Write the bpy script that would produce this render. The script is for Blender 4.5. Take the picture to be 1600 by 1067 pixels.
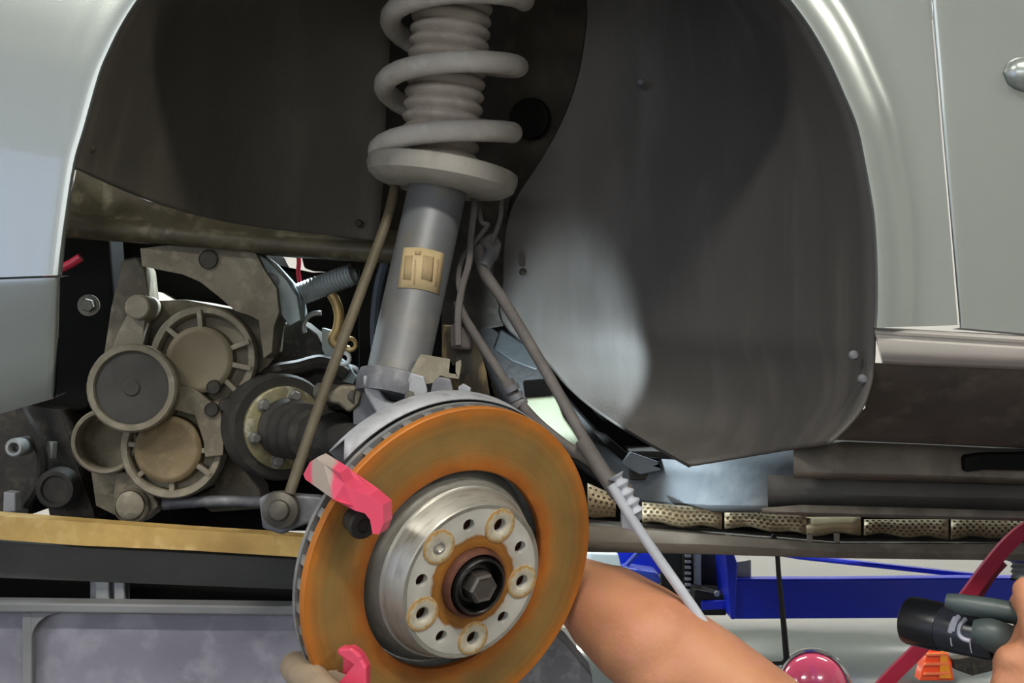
import bpy, bmesh, math, random
from mathutils import Vector, Matrix, noise
random.seed(7)
for o in list(bpy.data.objects): bpy.data.objects.remove(o)
sc = bpy.context.scene
col = sc.collection

# ------------------------------------------------------------------ camera
F = 2000.0; CX, CY, H = 800.0, 533.5, 1.70
cd = bpy.data.cameras.new('camera'); cam = bpy.data.objects.new('camera', cd); col.objects.link(cam)
cd.sensor_width = 36.0; cd.lens = F/1600*36.0; cd.clip_start = .02; cd.clip_end = 60
cam.location = (0, 0, H); cam.rotation_euler = (math.pi/2, 0, 0)
sc.camera = cam

# ------------------------------------------------------------------ world, daylight, exposure
w = bpy.data.worlds.new('world'); sc.world = w; w.use_nodes = True
w.node_tree.nodes['Background'].inputs[0].default_value = (.75, .82, 1, 1)
w.node_tree.nodes['Background'].inputs[1].default_value = .6
sc.view_settings.view_transform = 'Standard'; sc.view_settings.look = 'None'
sc.view_settings.gamma = 1; sc.view_settings.use_curve_mapping = False
sc.view_settings.exposure = -0.5
sc.cycles.max_bounces = 6; sc.cycles.diffuse_bounces = 3; sc.cycles.glossy_bounces = 3; sc.cycles.caustics_reflective = False; sc.cycles.caustics_refractive = False

def area(name, loc, target, sx, sy, power, colr):
    l = bpy.data.lights.new(name, 'AREA'); l.shape = 'RECTANGLE'; l.size = sx; l.size_y = sy
    l.energy = power; l.color = colr
    o = bpy.data.objects.new(name, l); col.objects.link(o); o.location = loc
    o.rotation_euler = (Vector(target)-Vector(loc)).to_track_quat('-Z', 'Y').to_euler()
    return o
# daylight falling in through the open workshop gate behind and to the front of the car
area('gate_daylight', (-5.1, -2.7, 1.70), (0, -2.2, 1.5), 3.2, 3.2, 66, (.58, .68, 1.0))

# soft front fill added high on the wall behind the camera
area('added_front_fill', (-1.15, -4.50, 2.75), (-1.0, 0, 2.2), 4.6, 1.3, 95, (.93, .96, 1.0))

# ------------------------------------------------------------------ helpers
def P(x, y, d): return Vector(((x-CX)/F*d, d, H-(y-CY)/F*d))
def px(n, d): return n*d/F
def srgb(h):
    if isinstance(h, str):
        h = h.lstrip('#'); c = [int(h[i:i+2], 16)/255 for i in (0, 2, 4)]
    else: c = [v/255 for v in h]
    return tuple((v/12.92 if v <= .04045 else ((v+.055)/1.055)**2.4) for v in c)+(1,)

def ray_plane(x, y, o, n):
    r = Vector(((x-CX)/F, 1, -(y-CY)/F)); c = Vector((0, 0, H))
    return c + r*((o-c).dot(n)/r.dot(n))

def newmat(name):
    m = bpy.data.materials.new(name); m.use_nodes = True
    return m, m.node_tree.nodes, m.node_tree.links, m.node_tree.nodes['Principled BSDF']

def pm(name, c1, c2=None, scale=14, rough=.6, metal=0, bump=.15, bscale=120, coat=0, c3=None, stretch=None, spec=.5, lo=.35, hi=.65, rvar=.15):
    """procedural painted / metal / plastic surface: two or three tones mixed by noise, fine relief"""
    m, N, L, b = newmat(name)
    tc = N.new('ShaderNodeTexCoord'); src = tc.outputs['Object']
    if stretch:
        mp = N.new('ShaderNodeMapping'); mp.inputs['Scale'].default_value = stretch
        L.new(src, mp.inputs[0]); src = mp.outputs[0]
    c1 = srgb(c1); c2 = srgb(c2) if c2 else tuple(v*.8 for v in c1[:3])+(1,)
    n = N.new('ShaderNodeTexNoise'); n.inputs['Scale'].default_value = scale; n.inputs['Detail'].default_value = 7; n.inputs['Roughness'].default_value = .6
    L.new(src, n.inputs['Vector'])
    r = N.new('ShaderNodeValToRGB'); e = r.color_ramp.elements
    e[0].position = lo; e[0].color = c1; e[1].position = hi; e[1].color = c2
    L.new(n.outputs[0], r.inputs[0]); out = r.outputs[0]
    if c3:
        n3 = N.new('ShaderNodeTexNoise'); n3.inputs['Scale'].default_value = scale*3.1; n3.inputs['Detail'].default_value = 8
        L.new(src, n3.inputs['Vector'])
        r3 = N.new('ShaderNodeValToRGB'); r3.color_ramp.elements[0].position = .52; r3.color_ramp.elements[1].position = .68
        L.new(n3.outputs[0], r3.inputs[0])
        mx = N.new('ShaderNodeMixRGB'); L.new(r3.outputs[0], mx.inputs[0]); L.new(out, mx.inputs[1]); mx.inputs[2].default_value = srgb(c3); out = mx.outputs[0]
    L.new(out, b.inputs['Base Color'])
    mr = N.new('ShaderNodeMapRange'); mr.inputs['To Min'].default_value = max(0, rough-rvar*rough); mr.inputs['To Max'].default_value = min(1, rough+rvar*rough)
    L.new(n.outputs[0], mr.inputs[0]); L.new(mr.outputs[0], b.inputs['Roughness'])
    b.inputs['Metallic'].default_value = metal; b.inputs['Specular IOR Level'].default_value = spec
    b.inputs['Coat Weight'].default_value = coat; b.inputs['Coat Roughness'].default_value = .04
    if bump:
        nb = N.new('ShaderNodeTexNoise'); nb.inputs['Scale'].default_value = bscale; nb.inputs['Detail'].default_value = 5
        L.new(src, nb.inputs['Vector'])
        bp = N.new('ShaderNodeBump'); bp.inputs['Strength'].default_value = bump; bp.inputs['Distance'].default_value = .002
        L.new(nb.outputs[0], bp.inputs['Height']); L.new(bp.outputs[0], b.inputs['Normal'])
    return m

def radial_mat(name, stops, noise_amt=.25, rough=.6, metal=0, nscale=40, span=.2, bump=.1, ring=0):
    """colour by distance from the object's own Z axis (a turned part): stops = [(radius, colour)]"""
    m, N, L, b = newmat(name)
    tc = N.new('ShaderNodeTexCoord'); sp = N.new('ShaderNodeSeparateXYZ'); L.new(tc.outputs['Object'], sp.inputs[0])
    cb = N.new('ShaderNodeCombineXYZ'); L.new(sp.outputs[0], cb.inputs[0]); L.new(sp.outputs[1], cb.inputs[1])
    ln = N.new('ShaderNodeVectorMath'); ln.operation = 'LENGTH'; L.new(cb.outputs[0], ln.inputs[0])
    nz = N.new('ShaderNodeTexNoise'); nz.inputs['Scale'].default_value = nscale; nz.inputs['Detail'].default_value = 8; L.new(tc.outputs['Object'], nz.inputs['Vector'])
    m1 = N.new('ShaderNodeMath'); m1.operation = 'MULTIPLY_ADD'; L.new(nz.outputs[0], m1.inputs[0]); m1.inputs[1].default_value = noise_amt*span*.2; m1.inputs[2].default_value = -noise_amt*span*.1
    ad = N.new('ShaderNodeMath'); ad.operation = 'ADD'; L.new(ln.outputs['Value'], ad.inputs[0]); L.new(m1.outputs[0], ad.inputs[1])
    dv = N.new('ShaderNodeMath'); dv.operation = 'DIVIDE'; L.new(ad.outputs[0], dv.inputs[0]); dv.inputs[1].default_value = span
    r = N.new('ShaderNodeValToRGB'); el = r.color_ramp.elements
    while len(el) < len(stops): el.new(.5)
    for i, (rad, c) in enumerate(stops): el[i].position = rad/span; el[i].color = srgb(c)
    L.new(dv.outputs[0], r.inputs[0])
    n2 = N.new('ShaderNodeTexNoise'); n2.inputs['Scale'].default_value = nscale*.35; n2.inputs['Detail'].default_value = 9; L.new(tc.outputs['Object'], n2.inputs['Vector'])
    mr = N.new('ShaderNodeMapRange'); mr.inputs[1].default_value = .3; mr.inputs[2].default_value = .7; mr.inputs[3].default_value = .80; mr.inputs[4].default_value = 1.18; L.new(n2.outputs[0], mr.inputs[0])
    val = mr.outputs[0]
    if ring:
        cbr = N.new('ShaderNodeCombineXYZ'); L.new(ln.outputs['Value'], cbr.inputs[0])
        nr = N.new('ShaderNodeTexNoise'); nr.inputs['Scale'].default_value = ring; nr.inputs['Detail'].default_value = 6; L.new(cbr.outputs[0], nr.inputs['Vector'])
        mr2 = N.new('ShaderNodeMapRange'); mr2.inputs[1].default_value = .3; mr2.inputs[2].default_value = .7; mr2.inputs[3].default_value = .86; mr2.inputs[4].default_value = 1.12; L.new(nr.outputs[0], mr2.inputs[0])
        mm = N.new('ShaderNodeMath'); mm.operation = 'MULTIPLY'; L.new(val, mm.inputs[0]); L.new(mr2.outputs[0], mm.inputs[1]); val = mm.outputs[0]
    hs = N.new('ShaderNodeHueSaturation'); L.new(r.outputs[0], hs.inputs['Color']); L.new(val, hs.inputs['Value'])
    L.new(hs.outputs[0], b.inputs['Base Color']); b.inputs['Roughness'].default_value = rough; b.inputs['Metallic'].default_value = metal
    bp = N.new('ShaderNodeBump'); bp.inputs['Strength'].default_value = bump; bp.inputs['Distance'].default_value = .001
    L.new(nz.outputs[0], bp.inputs['Height']); L.new(bp.outputs[0], b.inputs['Normal'])
    return m

def emit(name, c, s):
    m, N, L, b = newmat(name); b.inputs['Base Color'].default_value = c; b.inputs['Emission Color'].default_value = c; b.inputs['Emission Strength'].default_value = s
    return m

ROOTS = {}
def finish(bm, name, m, parent=None, M=None, smooth=35, bevel=0, bseg=2, solid=0, subd=0):
    bmesh.ops.recalc_face_normals(bm, faces=bm.faces)
    if smooth:
        a = math.radians(smooth)
        for f in bm.faces: f.smooth = True
        for e in bm.edges:
            if len(e.link_faces) == 2 and e.calc_face_angle(0) > a: e.smooth = False
    me = bpy.data.meshes.new(name); bm.to_mesh(me); bm.free()
    o = link(name, me, m, parent, M)
    if solid:
        s = o.modifiers.new('thickness', 'SOLIDIFY'); s.thickness = solid; s.offset = 0
    if bevel:
        bv = o.modifiers.new('bevel', 'BEVEL'); bv.width = bevel; bv.segments = bseg; bv.limit_method = 'ANGLE'; bv.angle_limit = math.radians(35)
    if subd:
        sb = o.modifiers.new('subdivision', 'SUBSURF'); sb.levels = subd; sb.render_levels = subd
    return o
def link(name, me, m, parent=None, M=None):
    if m and not me.materials: me.materials.append(m)
    o = bpy.data.objects.new(name, me); col.objects.link(o)
    if M is None and parent is None and len(me.vertices):      # a thing that is one mesh: origin at its base
        xs = [v.co for v in me.vertices]
        c = Vector(((min(v.x for v in xs)+max(v.x for v in xs))/2, (min(v.y for v in xs)+max(v.y for v in xs))/2, min(v.z for v in xs)))
        me.transform(Matrix.Translation(-c)); o.location = c
        return o
    if M is not None: o.matrix_basis = M
    if parent is not None:
        o.parent = parent; o.matrix_parent_inverse = WM(parent).inverted()
    return o
WORLD = {}
def WM(o):
    if o.parent is None: return o.matrix_basis.copy()
    return WM(o.parent) @ o.matrix_parent_inverse @ o.matrix_basis
def tag(o, label, cat, group=None, kind=None):
    o['label'] = label
    if cat: o['category'] = cat
    if group: o['group'] = group
    if kind: o['kind'] = kind
    return o
def thing(name, label, cat, loc, group=None):
    o = bpy.data.objects.new(name, None); col.objects.link(o); o.location = loc; o.empty_display_size = .02
    return tag(o, label, cat, group)

def catmull(pts, n=6, closed=False):
    pts = [Vector(p) for p in pts]; out = []; L = len(pts)
    rng = range(L if closed else L-1)
    for i in rng:
        if closed: a, b, c, d = pts[(i-1) % L], pts[i], pts[(i+1) % L], pts[(i+2) % L]
        else: a, b, c, d = pts[max(i-1, 0)], pts[i], pts[i+1], pts[min(i+2, L-1)]
        for k in range(n):
            t = k/n; out.append(.5*((2*b)+(c-a)*t+(2*a-5*b+4*c-d)*t*t+(3*b-a-3*c+d)*t**3))
    if not closed: out.append(pts[-1])
    return out
def grid(bm, rows, closed_u=False, closed_v=False):
    vs = [[bm.verts.new(p) for p in r] for r in rows]
    nu, nv = len(rows), len(rows[0])
    for i in range(nu if closed_u else nu-1):
        for j in range(nv if closed_v else nv-1):
            a, b, c, d = vs[i][j], vs[i][(j+1) % nv], vs[(i+1) % nu][(j+1) % nv], vs[(i+1) % nu][j]
            try: bm.faces.new((a, b, c, d))
            except ValueError: pass
    return vs
def add_tube(bm, pts, r, seg=12, caps=True):
    pts = [Vector(p) for p in pts]; n = len(pts)
    rad = r if isinstance(r, (list, tuple)) else [r]*n
    tang = [(pts[min(i+1, n-1)]-pts[max(i-1, 0)]).normalized() for i in range(n)]
    u = tang[0].orthogonal().normalized(); rows = []
    for i in range(n):
        u = (u-tang[i]*u.dot(tang[i])).normalized(); v = tang[i].cross(u)
        rows.append([pts[i]+(u*math.cos(2*math.pi*k/seg)+v*math.sin(2*math.pi*k/seg))*rad[i] for k in range(seg)])
    vs = grid(bm, rows, closed_v=True)
    if caps: bm.faces.new(vs[0][::-1]); bm.faces.new(vs[-1])
def tube(name, pts, r, m, parent=None, seg=12, smooth_n=6, caps=True):
    bm = bmesh.new()
    if smooth_n and len(pts) > 2:
        if isinstance(r, (list, tuple)):
            rr = [q.x for q in catmull([(a, 0, 0) for a in r], smooth_n)]; r = rr
        pts = catmull(pts, smooth_n)
    add_tube(bm, pts, r, seg, caps)
    return finish(bm, name, m, parent)
def add_lathe(bm, prof, o, ax, seg=32, M=None, close=True):
    """prof: [(axial, radius)] along the direction ax from o; closed at the ends when the radius is 0"""
    ax = Vector(ax).normalized(); u = ax.orthogonal().normalized(); v = ax.cross(u); o = Vector(o); prev = None
    for (h, r) in prof:
        if r <= 1e-7: cur = [bm.verts.new(o+ax*h)]
        else: cur = [bm.verts.new(o+ax*h+(u*math.cos(2*math.pi*k/seg)+v*math.sin(2*math.pi*k/seg))*r) for k in range(seg)]
        if prev:
            for k in range(seg):
                q = (k+1) % seg
                if len(prev) == 1 and len(cur) == 1: continue
                if len(prev) == 1: bm.faces.new((prev[0], cur[k], cur[q]))
                elif len(cur) == 1: bm.faces.new((prev[k], prev[q], cur[0]))
                else: bm.faces.new((prev[k], prev[q], cur[q], cur[k]))
        prev = cur
def lathe(name, prof, o, ax, m, parent=None, seg=32, smooth=35, bevel=0):
    bm = bmesh.new(); add_lathe(bm, prof, o, ax, seg)
    return finish(bm, name, m, parent, smooth=smooth, bevel=bevel)
def frame(o, ax, up=(0, 0, 1)):
    z = Vector(ax).normalized(); x = Vector(up).cross(z)
    if x.length < 1e-4: x = z.orthogonal()
    x.normalize(); y = z.cross(x)
    M = Matrix((x, y, z)).transposed().to_4x4(); M.translation = Vector(o)
    return M
def local_lathe(name, prof, M, m, parent=None, seg=32, smooth=35):
    bm = bmesh.new(); add_lathe(bm, prof, (0, 0, 0), (0, 0, 1), seg)
    return finish(bm, name, m, parent, M=M, smooth=smooth)
def add_loft2(bm, A, B):
    """solid between two loops of equal length"""
    va = [bm.verts.new(p) for p in A]; vb = [bm.verts.new(p) for p in B]; n = len(A)
    bm.faces.new(va); bm.faces.new(vb[::-1])
    for i in range(n):
        j = (i+1) % n; bm.faces.new((va[i], vb[i], vb[j], va[j]))
def solid(name, poly, d, thick, m, parent=None, bevel=.0015, smooth=35, d_of=None, shift=(0, 0, 0)):
    """outline drawn in picture units on the upright plane at distance d, with real thickness away from the viewer"""
    A = [P(x, y, d_of(x, y) if d_of else d) for x, y in poly]; s = Vector((shift[0], thick, shift[2]))
    bm = bmesh.new(); add_loft2(bm, A, [p+s for p in A])
    bmesh.ops.triangulate(bm, faces=[f for f in bm.faces if len(f.verts) > 4])
    o = finish(bm, name, m, parent, smooth=0)
    if bevel:
        for p in o.data.polygons: p.use_smooth = True
        bv = o.modifiers.new('bevel', 'BEVEL'); bv.width = bevel; bv.segments = 2; bv.limit_method = 'ANGLE'; bv.angle_limit = math.radians(40); bv.harden_normals = True
    return o
def boxw(name, lo, hi, m, parent=None, bevel=.002):
    bm = bmesh.new(); x0, y0, z0 = lo; x1, y1, z1 = hi
    add_loft2(bm, [Vector(p) for p in ((x0, y0, z0), (x1, y0, z0), (x1, y0, z1), (x0, y0, z1))], [Vector(p) for p in ((x0, y1, z0), (x1, y1, z0), (x1, y1, z1), (x0, y1, z1))])
    return finish(bm, name, m, parent, smooth=0, bevel=bevel)
def arc(cx, cy, rx, ry, a0, a1, n=12):
    return [(cx+rx*math.cos(math.radians(a0+(a1-a0)*k/n)), cy+ry*math.sin(math.radians(a0+(a1-a0)*k/n))) for k in range(n+1)]
def hexprof(r, h): return [(0, 0), (0, r), (h*.85, r), (h, r*.88), (h, 0)]
def bolt(name, o, ax, r, h, m, parent=None, washer=None):
    bm = bmesh.new(); add_lathe(bm, hexprof(r, h), o, ax, 6)
    if washer: add_lathe(bm, [(-.0005, 0), (-.0005, washer), (h*.3, washer), (h*.3, 0)], o, ax, 20)
    return finish(bm, name, m, parent, smooth=20)
TOCAM = Vector((0, -1, 0))
def ring2(name, cx, cy, ro, ri, d, depth, m, parent, ax=(0, -1, 0), dish=None, seg=36):
    """raised ring facing along ax; dish = how deep the hollow is"""
    k = d/F; q = depth if dish is None else dish
    return lathe(name, [(-depth, 0), (-depth, ro*k), (-.003, ro*k), (0, (ro-3)*k), (0, (ri+2)*k), (-.003, ri*k), (-q, ri*k), (-q, 0)], P(cx, cy, d), ax, m, parent, seg)

# ------------------------------------------------------------------ materials
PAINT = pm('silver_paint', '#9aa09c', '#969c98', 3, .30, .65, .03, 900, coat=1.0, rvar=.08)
PAINT_BUMP = PAINT
TRIM = pm('sill_trim_paint', '#bdb8b2', '#b3aea8', 6, .32, .25, .02, 500, coat=.4)
ROCKER = pm('rocker_plastic', '#4d463f', '#3d3833', 12, .62, 0, .2, 300, c3='#5a534a')
LINER = pm('liner_felt', '#57534c', '#4b4842', 5, .8, 0, .35, 420, c3='#5c5850', stretch=(1, 1, .35), spec=.3)
LINER_R = pm('liner_plastic', '#4e4b47', '#464441', 5, .6, 0, .15, 300, c3='#53504d', stretch=(1.6, 1.6, .3), spec=.35)
TOWER = pm('tower_metal', '#3a332a', '#2a251f', 8, .8, 0, .2, 120, c3='#463e31')
RAIL = pm('waxed_rail', '#57503c', '#3a3426', 16, .5, 0, .3, 90, c3='#6d6650')
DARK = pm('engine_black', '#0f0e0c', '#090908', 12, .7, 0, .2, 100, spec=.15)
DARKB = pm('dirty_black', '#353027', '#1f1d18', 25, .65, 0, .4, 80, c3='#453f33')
ALU = pm('cast_aluminium', '#77705f', '#645d4d', 22, .6, .15, .35, 220, c3='#857d6b')
ALU_L = pm('cast_aluminium_pale', '#8b8473', '#777060', 20, .6, .15, .25, 220, c3='#968f7d')
ALU_T = pm('tan_cover', '#7d6c4e', '#6d5f45', 14, .65, .1, .25, 200, c3='#87775b')
GREYCAP = pm('grey_cap', '#4a4844', '#3f3e3b', 18, .75, 0, .2, 160)
STEEL = pm('grey_steel', '#a2a4a8', '#929498', 20, .5, .15, .15, 200, c3='#86868a')
KNUCK = pm('knuckle_casting', '#75767a', '#64656a', 18, .6, .3, .3, 160, c3='#86878a')
TUBE = pm('strut_tube_paint', '#74777a', '#696a6b', 8, .5, .25, .08, 200, c3='#7d7a72')
SPRING = pm('dusty_spring', '#cdc7c0', '#bbb5ae', 20, .8, 0, .15, 220, c3='#d2cdc5')
BOOT = pm('dusty_boot', '#c2b8ad', '#afa59b', 22, .85, 0, .15, 220, c3='#c8bfb2')
SEAT = pm('dusty_seat', '#b2aea5', '#a5a197', 14, .75, 0, .2, 150, c3='#a09b90')
RUBBER = pm('black_rubber', '#2c2a26', '#201f1c', 16, .7, 0, .15, 200, c3='#3a372f')
CABLE = pm('dusty_cable', '#6a6562', '#5a5552', 30, .75, 0, .15, 220)
CABLE_L = pm('pale_cable_sleeve', '#c0c4cc', '#b0b4bc', 20, .6, 0, .1, 220)
YELLOW = pm('yellow_tray', '#b99a58', '#937540', 12, .65, 0, .2, 90, c3='#c4a870', lo=.4, hi=.7)
GREYTRAY = pm('grey_beam', '#4b4c47', '#3f403c', 8, .7, 0, .15, 90)
BIN = pm('lilac_grey_plastic', '#7d7c88', '#72717d', 9, .55, 0, .12, 160, c3='#8a8994')
BIN_D = pm('grey_plastic_rim', '#7a7b7d', '#707173', 9, .55, 0, .1, 160)
GALV = pm('galvanised', '#a8acac', '#969a9a', 12, .45, .4, .1, 160)
SILL = pm('sill_underseal', '#6e675c', '#5a544a', 10, .7, 0, .3, 120, c3='#7b7468')
SILL_D = pm('sill_dark', '#4a4843', '#393733', 10, .7, 0, .25, 120)
PLATE = pm('grey_underbody_plate', '#7e858a', '#6f767b', 8, .6, .1, .2, 120, c3='#868c90')
HEAT = pm('heat_shield_foil', '#a8997a', '#917f5f', 18, .5, .3, .3, 150, c3='#b8aa8c')
HOLE = pm('perforation_dark', '#4a3d28', '#33291a', 20, .8, 0, .1, 100)
BLUE = pm('blue_lift_paint', '#1030d4', '#0e2bc4', 4, .4, 0, .06, 200, coat=.2)
BLUE_L = pm('blue_lift_paint_worn', '#2e48a8', '#24389a', 10, .4, 0, .06, 200, coat=.2)
BLACKM = pm('black_metal', '#0d0d0e', '#080808', 10, .45, .1, .06, 200)
REDP = pm('red_strap', '#9a1c38', '#861730', 14, .45, 0, .1, 200)
REDW = pm('red_wire', '#c02040', '#a81836', 14, .45, 0, .05, 200)
RUST = radial_mat('rusted_disc_face', [(.094, '#8a4a16'), (.104, '#a8621e'), (.118, '#95703a'), (.135, '#8c713e'), (.148, '#986a30'), (.157, '#b06a22')], .5, .6, .15, 45, .2, .2, ring=120)
RUST_E = pm('rusted_edge', '#8d5a26', '#6d5234', 30, .7, .1, .3, 200, c3='#9a8f80')
ZINC = pm('zinc_coated_edge', '#8d8f90', '#7a7b7c', 30, .5, .4, .2, 200, c3='#9a958c')
VANE = pm('vane_rust', '#6b3a1e', '#8f8578', 60, .7, .1, .2, 200)
HATM = radial_mat('hat_face', [(.030, '#7a4a1c'), (.040, '#99662a'), (.0445, '#8a5a24'), (.047, '#b4b0a6'), (.06, '#bdbcb5'), (.075, '#b2afa5')], .5, .45, .12, 60, .1, .1)
HATS = pm('hat_side', '#a9a89f', '#99978d', 12, .38, .5, .05, 200, stretch=(1, 1, 6), c3='#8d897c')
PAD = radial_mat('bolt_seat', [(.008, '#c0b9a6'), (.0125, '#b8b09b'), (.0145, '#b49a6a'), (.0160, '#a87e42'), (.018, '#b0a690')], 1.2, .45, .1, 220, .04, .05)
HUBR = pm('hub_rust', '#6a3f2c', '#4b2d22', 40, .6, .3, .2, 200)
HUBB = pm('hub_black', '#1b1a18', '#121211', 30, .35, .3, .15, 200)
BOLTM = pm('axle_bolt_steel', '#5c5752', '#4b4743', 40, .45, .5, .1, 200)
CHROME = pm('bare_steel', '#b8b8b4', '#9a9a96', 30, .3, .8, .05, 200)
BOLTG = pm('greased_bolt', '#6a665c', '#4d4a42', 40, .5, .4, .2, 200)
STICK = pm('sticker_paper', '#cfba90', '#c2ab80', 20, .6, 0, .03, 200)
PRINT = pm('sticker_print', '#b39d76', '#a9936c', 60, .7, 0, 0)
HOSE = pm('silver_corrugated_hose', '#a5adae', '#959d9e', 20, .35, .1, .05, 200)
GOLD = pm('brass_bracket', '#b59a66', '#9a8150', 20, .45, .4, .1, 200)
ALUB = pm('bright_casting', '#8e9a9a', '#7b8787', 20, .5, .3, .2, 200)
SKIN = pm('skin', '#c28a62', '#b5795a', 16, .55, 0, .25, 200, c3='#bf8266', lo=.3, hi=.7)
SHIRT = pm('dark_shirt', '#22262e', '#1a1d24', 20, .9, 0, .3, 300)
HAIR = pm('dark_hair', '#1c1613', '#120e0c', 80, .7, 0, .5, 300)
JEANS = pm('blue_jeans', '#3a4459', '#30394c', 30, .9, 0, .3, 400)
TORCH = pm('torch_black', '#14161a', '#0e1013', 20, .3, .1, .05, 300)
TORCH_G = pm('torch_green_grey', '#44504f', '#36403f', 14, .45, 0, .08, 300)
TORCH_P = pm('torch_reflection', '#b9bcc6', '#a4a7b4', 30, .5, 0, 0)
WALLM = pm('white_wall', '#e6e6e2', '#dededa', 2, .8, 0, .05, 60)
CEILM = pm('ceiling_paint', '#c8c8c4', '#bebeba', 2, .9, 0, .05, 60)
FLOORM = pm('grey_epoxy_floor', '#6e7070', '#636565', 3, .35, 0, .05, 80)
ORANGE = pm('orange_lens', '#ff5a12', '#f04a0c', 20, .2, 0, .03, 200, coat=1)
YELLEN = pm('amber_lens', '#ffa01a', '#f09010', 20, .2, 0, .03, 200, coat=1)
REDL = pm('red_lens', '#c24a68', '#b44060', 4, .15, 0, .0, 200, coat=1)
CHROMEP = pm('chrome_rim', '#c9cccc', '#b5b8b8', 10, .12, .9, 0)
WHITEP = pm('white_plastic', '#d8e0de', '#ccd4d2', 10, .5, 0, .05, 200)

def worn_red():
    m, N, L, b = newmat('worn_red_caliper_paint')
    tc = N.new('ShaderNodeTexCoord'); sp = N.new('ShaderNodeSeparateXYZ'); L.new(tc.outputs['Generated'], sp.inputs[0])
    nz = N.new('ShaderNodeTexNoise'); nz.inputs['Scale'].default_value = 60; L.new(tc.outputs['Object'], nz.inputs['Vector'])
    ad = N.new('ShaderNodeMath'); ad.operation = 'MULTIPLY_ADD'; L.new(nz.outputs[0], ad.inputs[0]); ad.inputs[1].default_value = .10; L.new(sp.outputs[0], ad.inputs[2])
    r = N.new('ShaderNodeValToRGB'); el = r.color_ramp.elements
    for _ in range(3): el.new(.5)
    red, bare = srgb('#d84a68'), srgb('#a89a90')
    for i, (p, c) in enumerate(((0, red), (.16, red), (.20, bare), (.42, bare), (.48, red))): el[i].position = p; el[i].color = c
    L.new(ad.outputs[0], r.inputs[0]); L.new(r.outputs[0], b.inputs['Base Color']); b.inputs['Roughness'].default_value = .4
    return m
REDC = worn_red()
REDC2 = pm('worn_red_caliper_paint_plain', '#d4445f', '#c43b55', 14, .4, 0, .05, 200)
BARE = pm('bare_casting_brown', '#9a8a74', '#857562', 20, .6, .1, .2, 160)

# ================================================================== THE ROOM
def struct(o): o['kind'] = 'structure'; return o
RX0, RX1, RY0, RY1, RZ = -5.2, 6.2, -4.6, 7.6, 4.4
struct(boxw('floor', (RX0, RY0, -.1), (RX1, RY1, 0), FLOORM, bevel=0))
struct(boxw('ceiling', (RX0, RY0, RZ), (RX1, RY1, RZ+.1), CEILM, bevel=0))
struct(boxw('wall_back', (RX0, RY1, 0), (RX1, RY1+.1, RZ), WALLM, bevel=0))
struct(boxw('wall_front', (RX0, RY0-.1, 0), (RX1, RY0, RZ), WALLM, bevel=0))
struct(boxw('wall_right', (RX1, RY0, 0), (RX1+.1, RY1, RZ), WALLM, bevel=0))
bmw = bmesh.new()
for lo, hi in (((RX0-.1, RY0, 0), (RX0, -4.35, RZ)), ((RX0-.1, -1.05, 0), (RX0, RY1, RZ)), ((RX0-.1, -4.35, 3.4), (RX0, -1.05, RZ))):
    x0, y0, z0 = lo; x1, y1, z1 = hi
    add_loft2(bmw, [Vector(p) for p in ((x0, y0, z0), (x1, y0, z0), (x1, y0, z1), (x0, y0, z1))], [Vector(p) for p in ((x0, y1, z0), (x1, y1, z0), (x1, y1, z1), (x0, y1, z1))])
struct(finish(bmw, 'wall_left', WALLM, smooth=0))

win = struct(boxw('added_window_1', (-3.5, -4.598, 2.05), (1.2, -4.56, 3.45), WHITEP))  # unseen window, added to go with the front fill light
WPANE = pm('added_window_pane', '#eef2f4', '#e6eaec', 3, .4, 0, 0)
for q in range(4): boxw('pane', (-3.42+q*1.16, -4.559, 2.13), (-2.34+q*1.16, -4.552, 3.37), WPANE, win, 0)
TUBEM = emit('fluorescent_tube', (1, .97, .90, 1), 26)
def ceiling_lamp(x, y, label, rot=0):
    t = thing('fluorescent_fixture', label, 'ceiling light', (x, y, RZ), 'ceiling fluorescent fixtures')
    L_, W_ = (1.25, .22) if not rot else (.22, 1.25)
    boxw('housing', (x-L_/2, y-W_/2, RZ-.07), (x+L_/2, y+W_/2, RZ), WHITEP, t)
    for s in (-1, 1):
        if rot: a, b = (x+s*.06, y-.6, RZ-.09), (x+s*.06, y+.6, RZ-.09)
        else: a, b = (x-.6, y+s*.06, RZ-.09), (x+.6, y+s*.06, RZ-.09)
        tube('tube', [a, b], .019, TUBEM, t, 10, 0)
    l = area('lamp_light', (x, y, RZ-.13), (x, y, 0), L_, W_, 125 if y < 1 else 135, (1, .95, .86)); l.parent = t; l.matrix_parent_inverse = WM(t).inverted()
k = 0
for yy, nm in ((-.9, 'above the aisle'), (4.6, 'near the far wall')):
    for xx, nm2 in ((-2.6, 'front end'), (.4, 'middle'), (3.2, 'rear end')):
        ceiling_lamp(xx, yy, 'white twin tube ceiling light, %s row, over the %s' % (nm, nm2))

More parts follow.
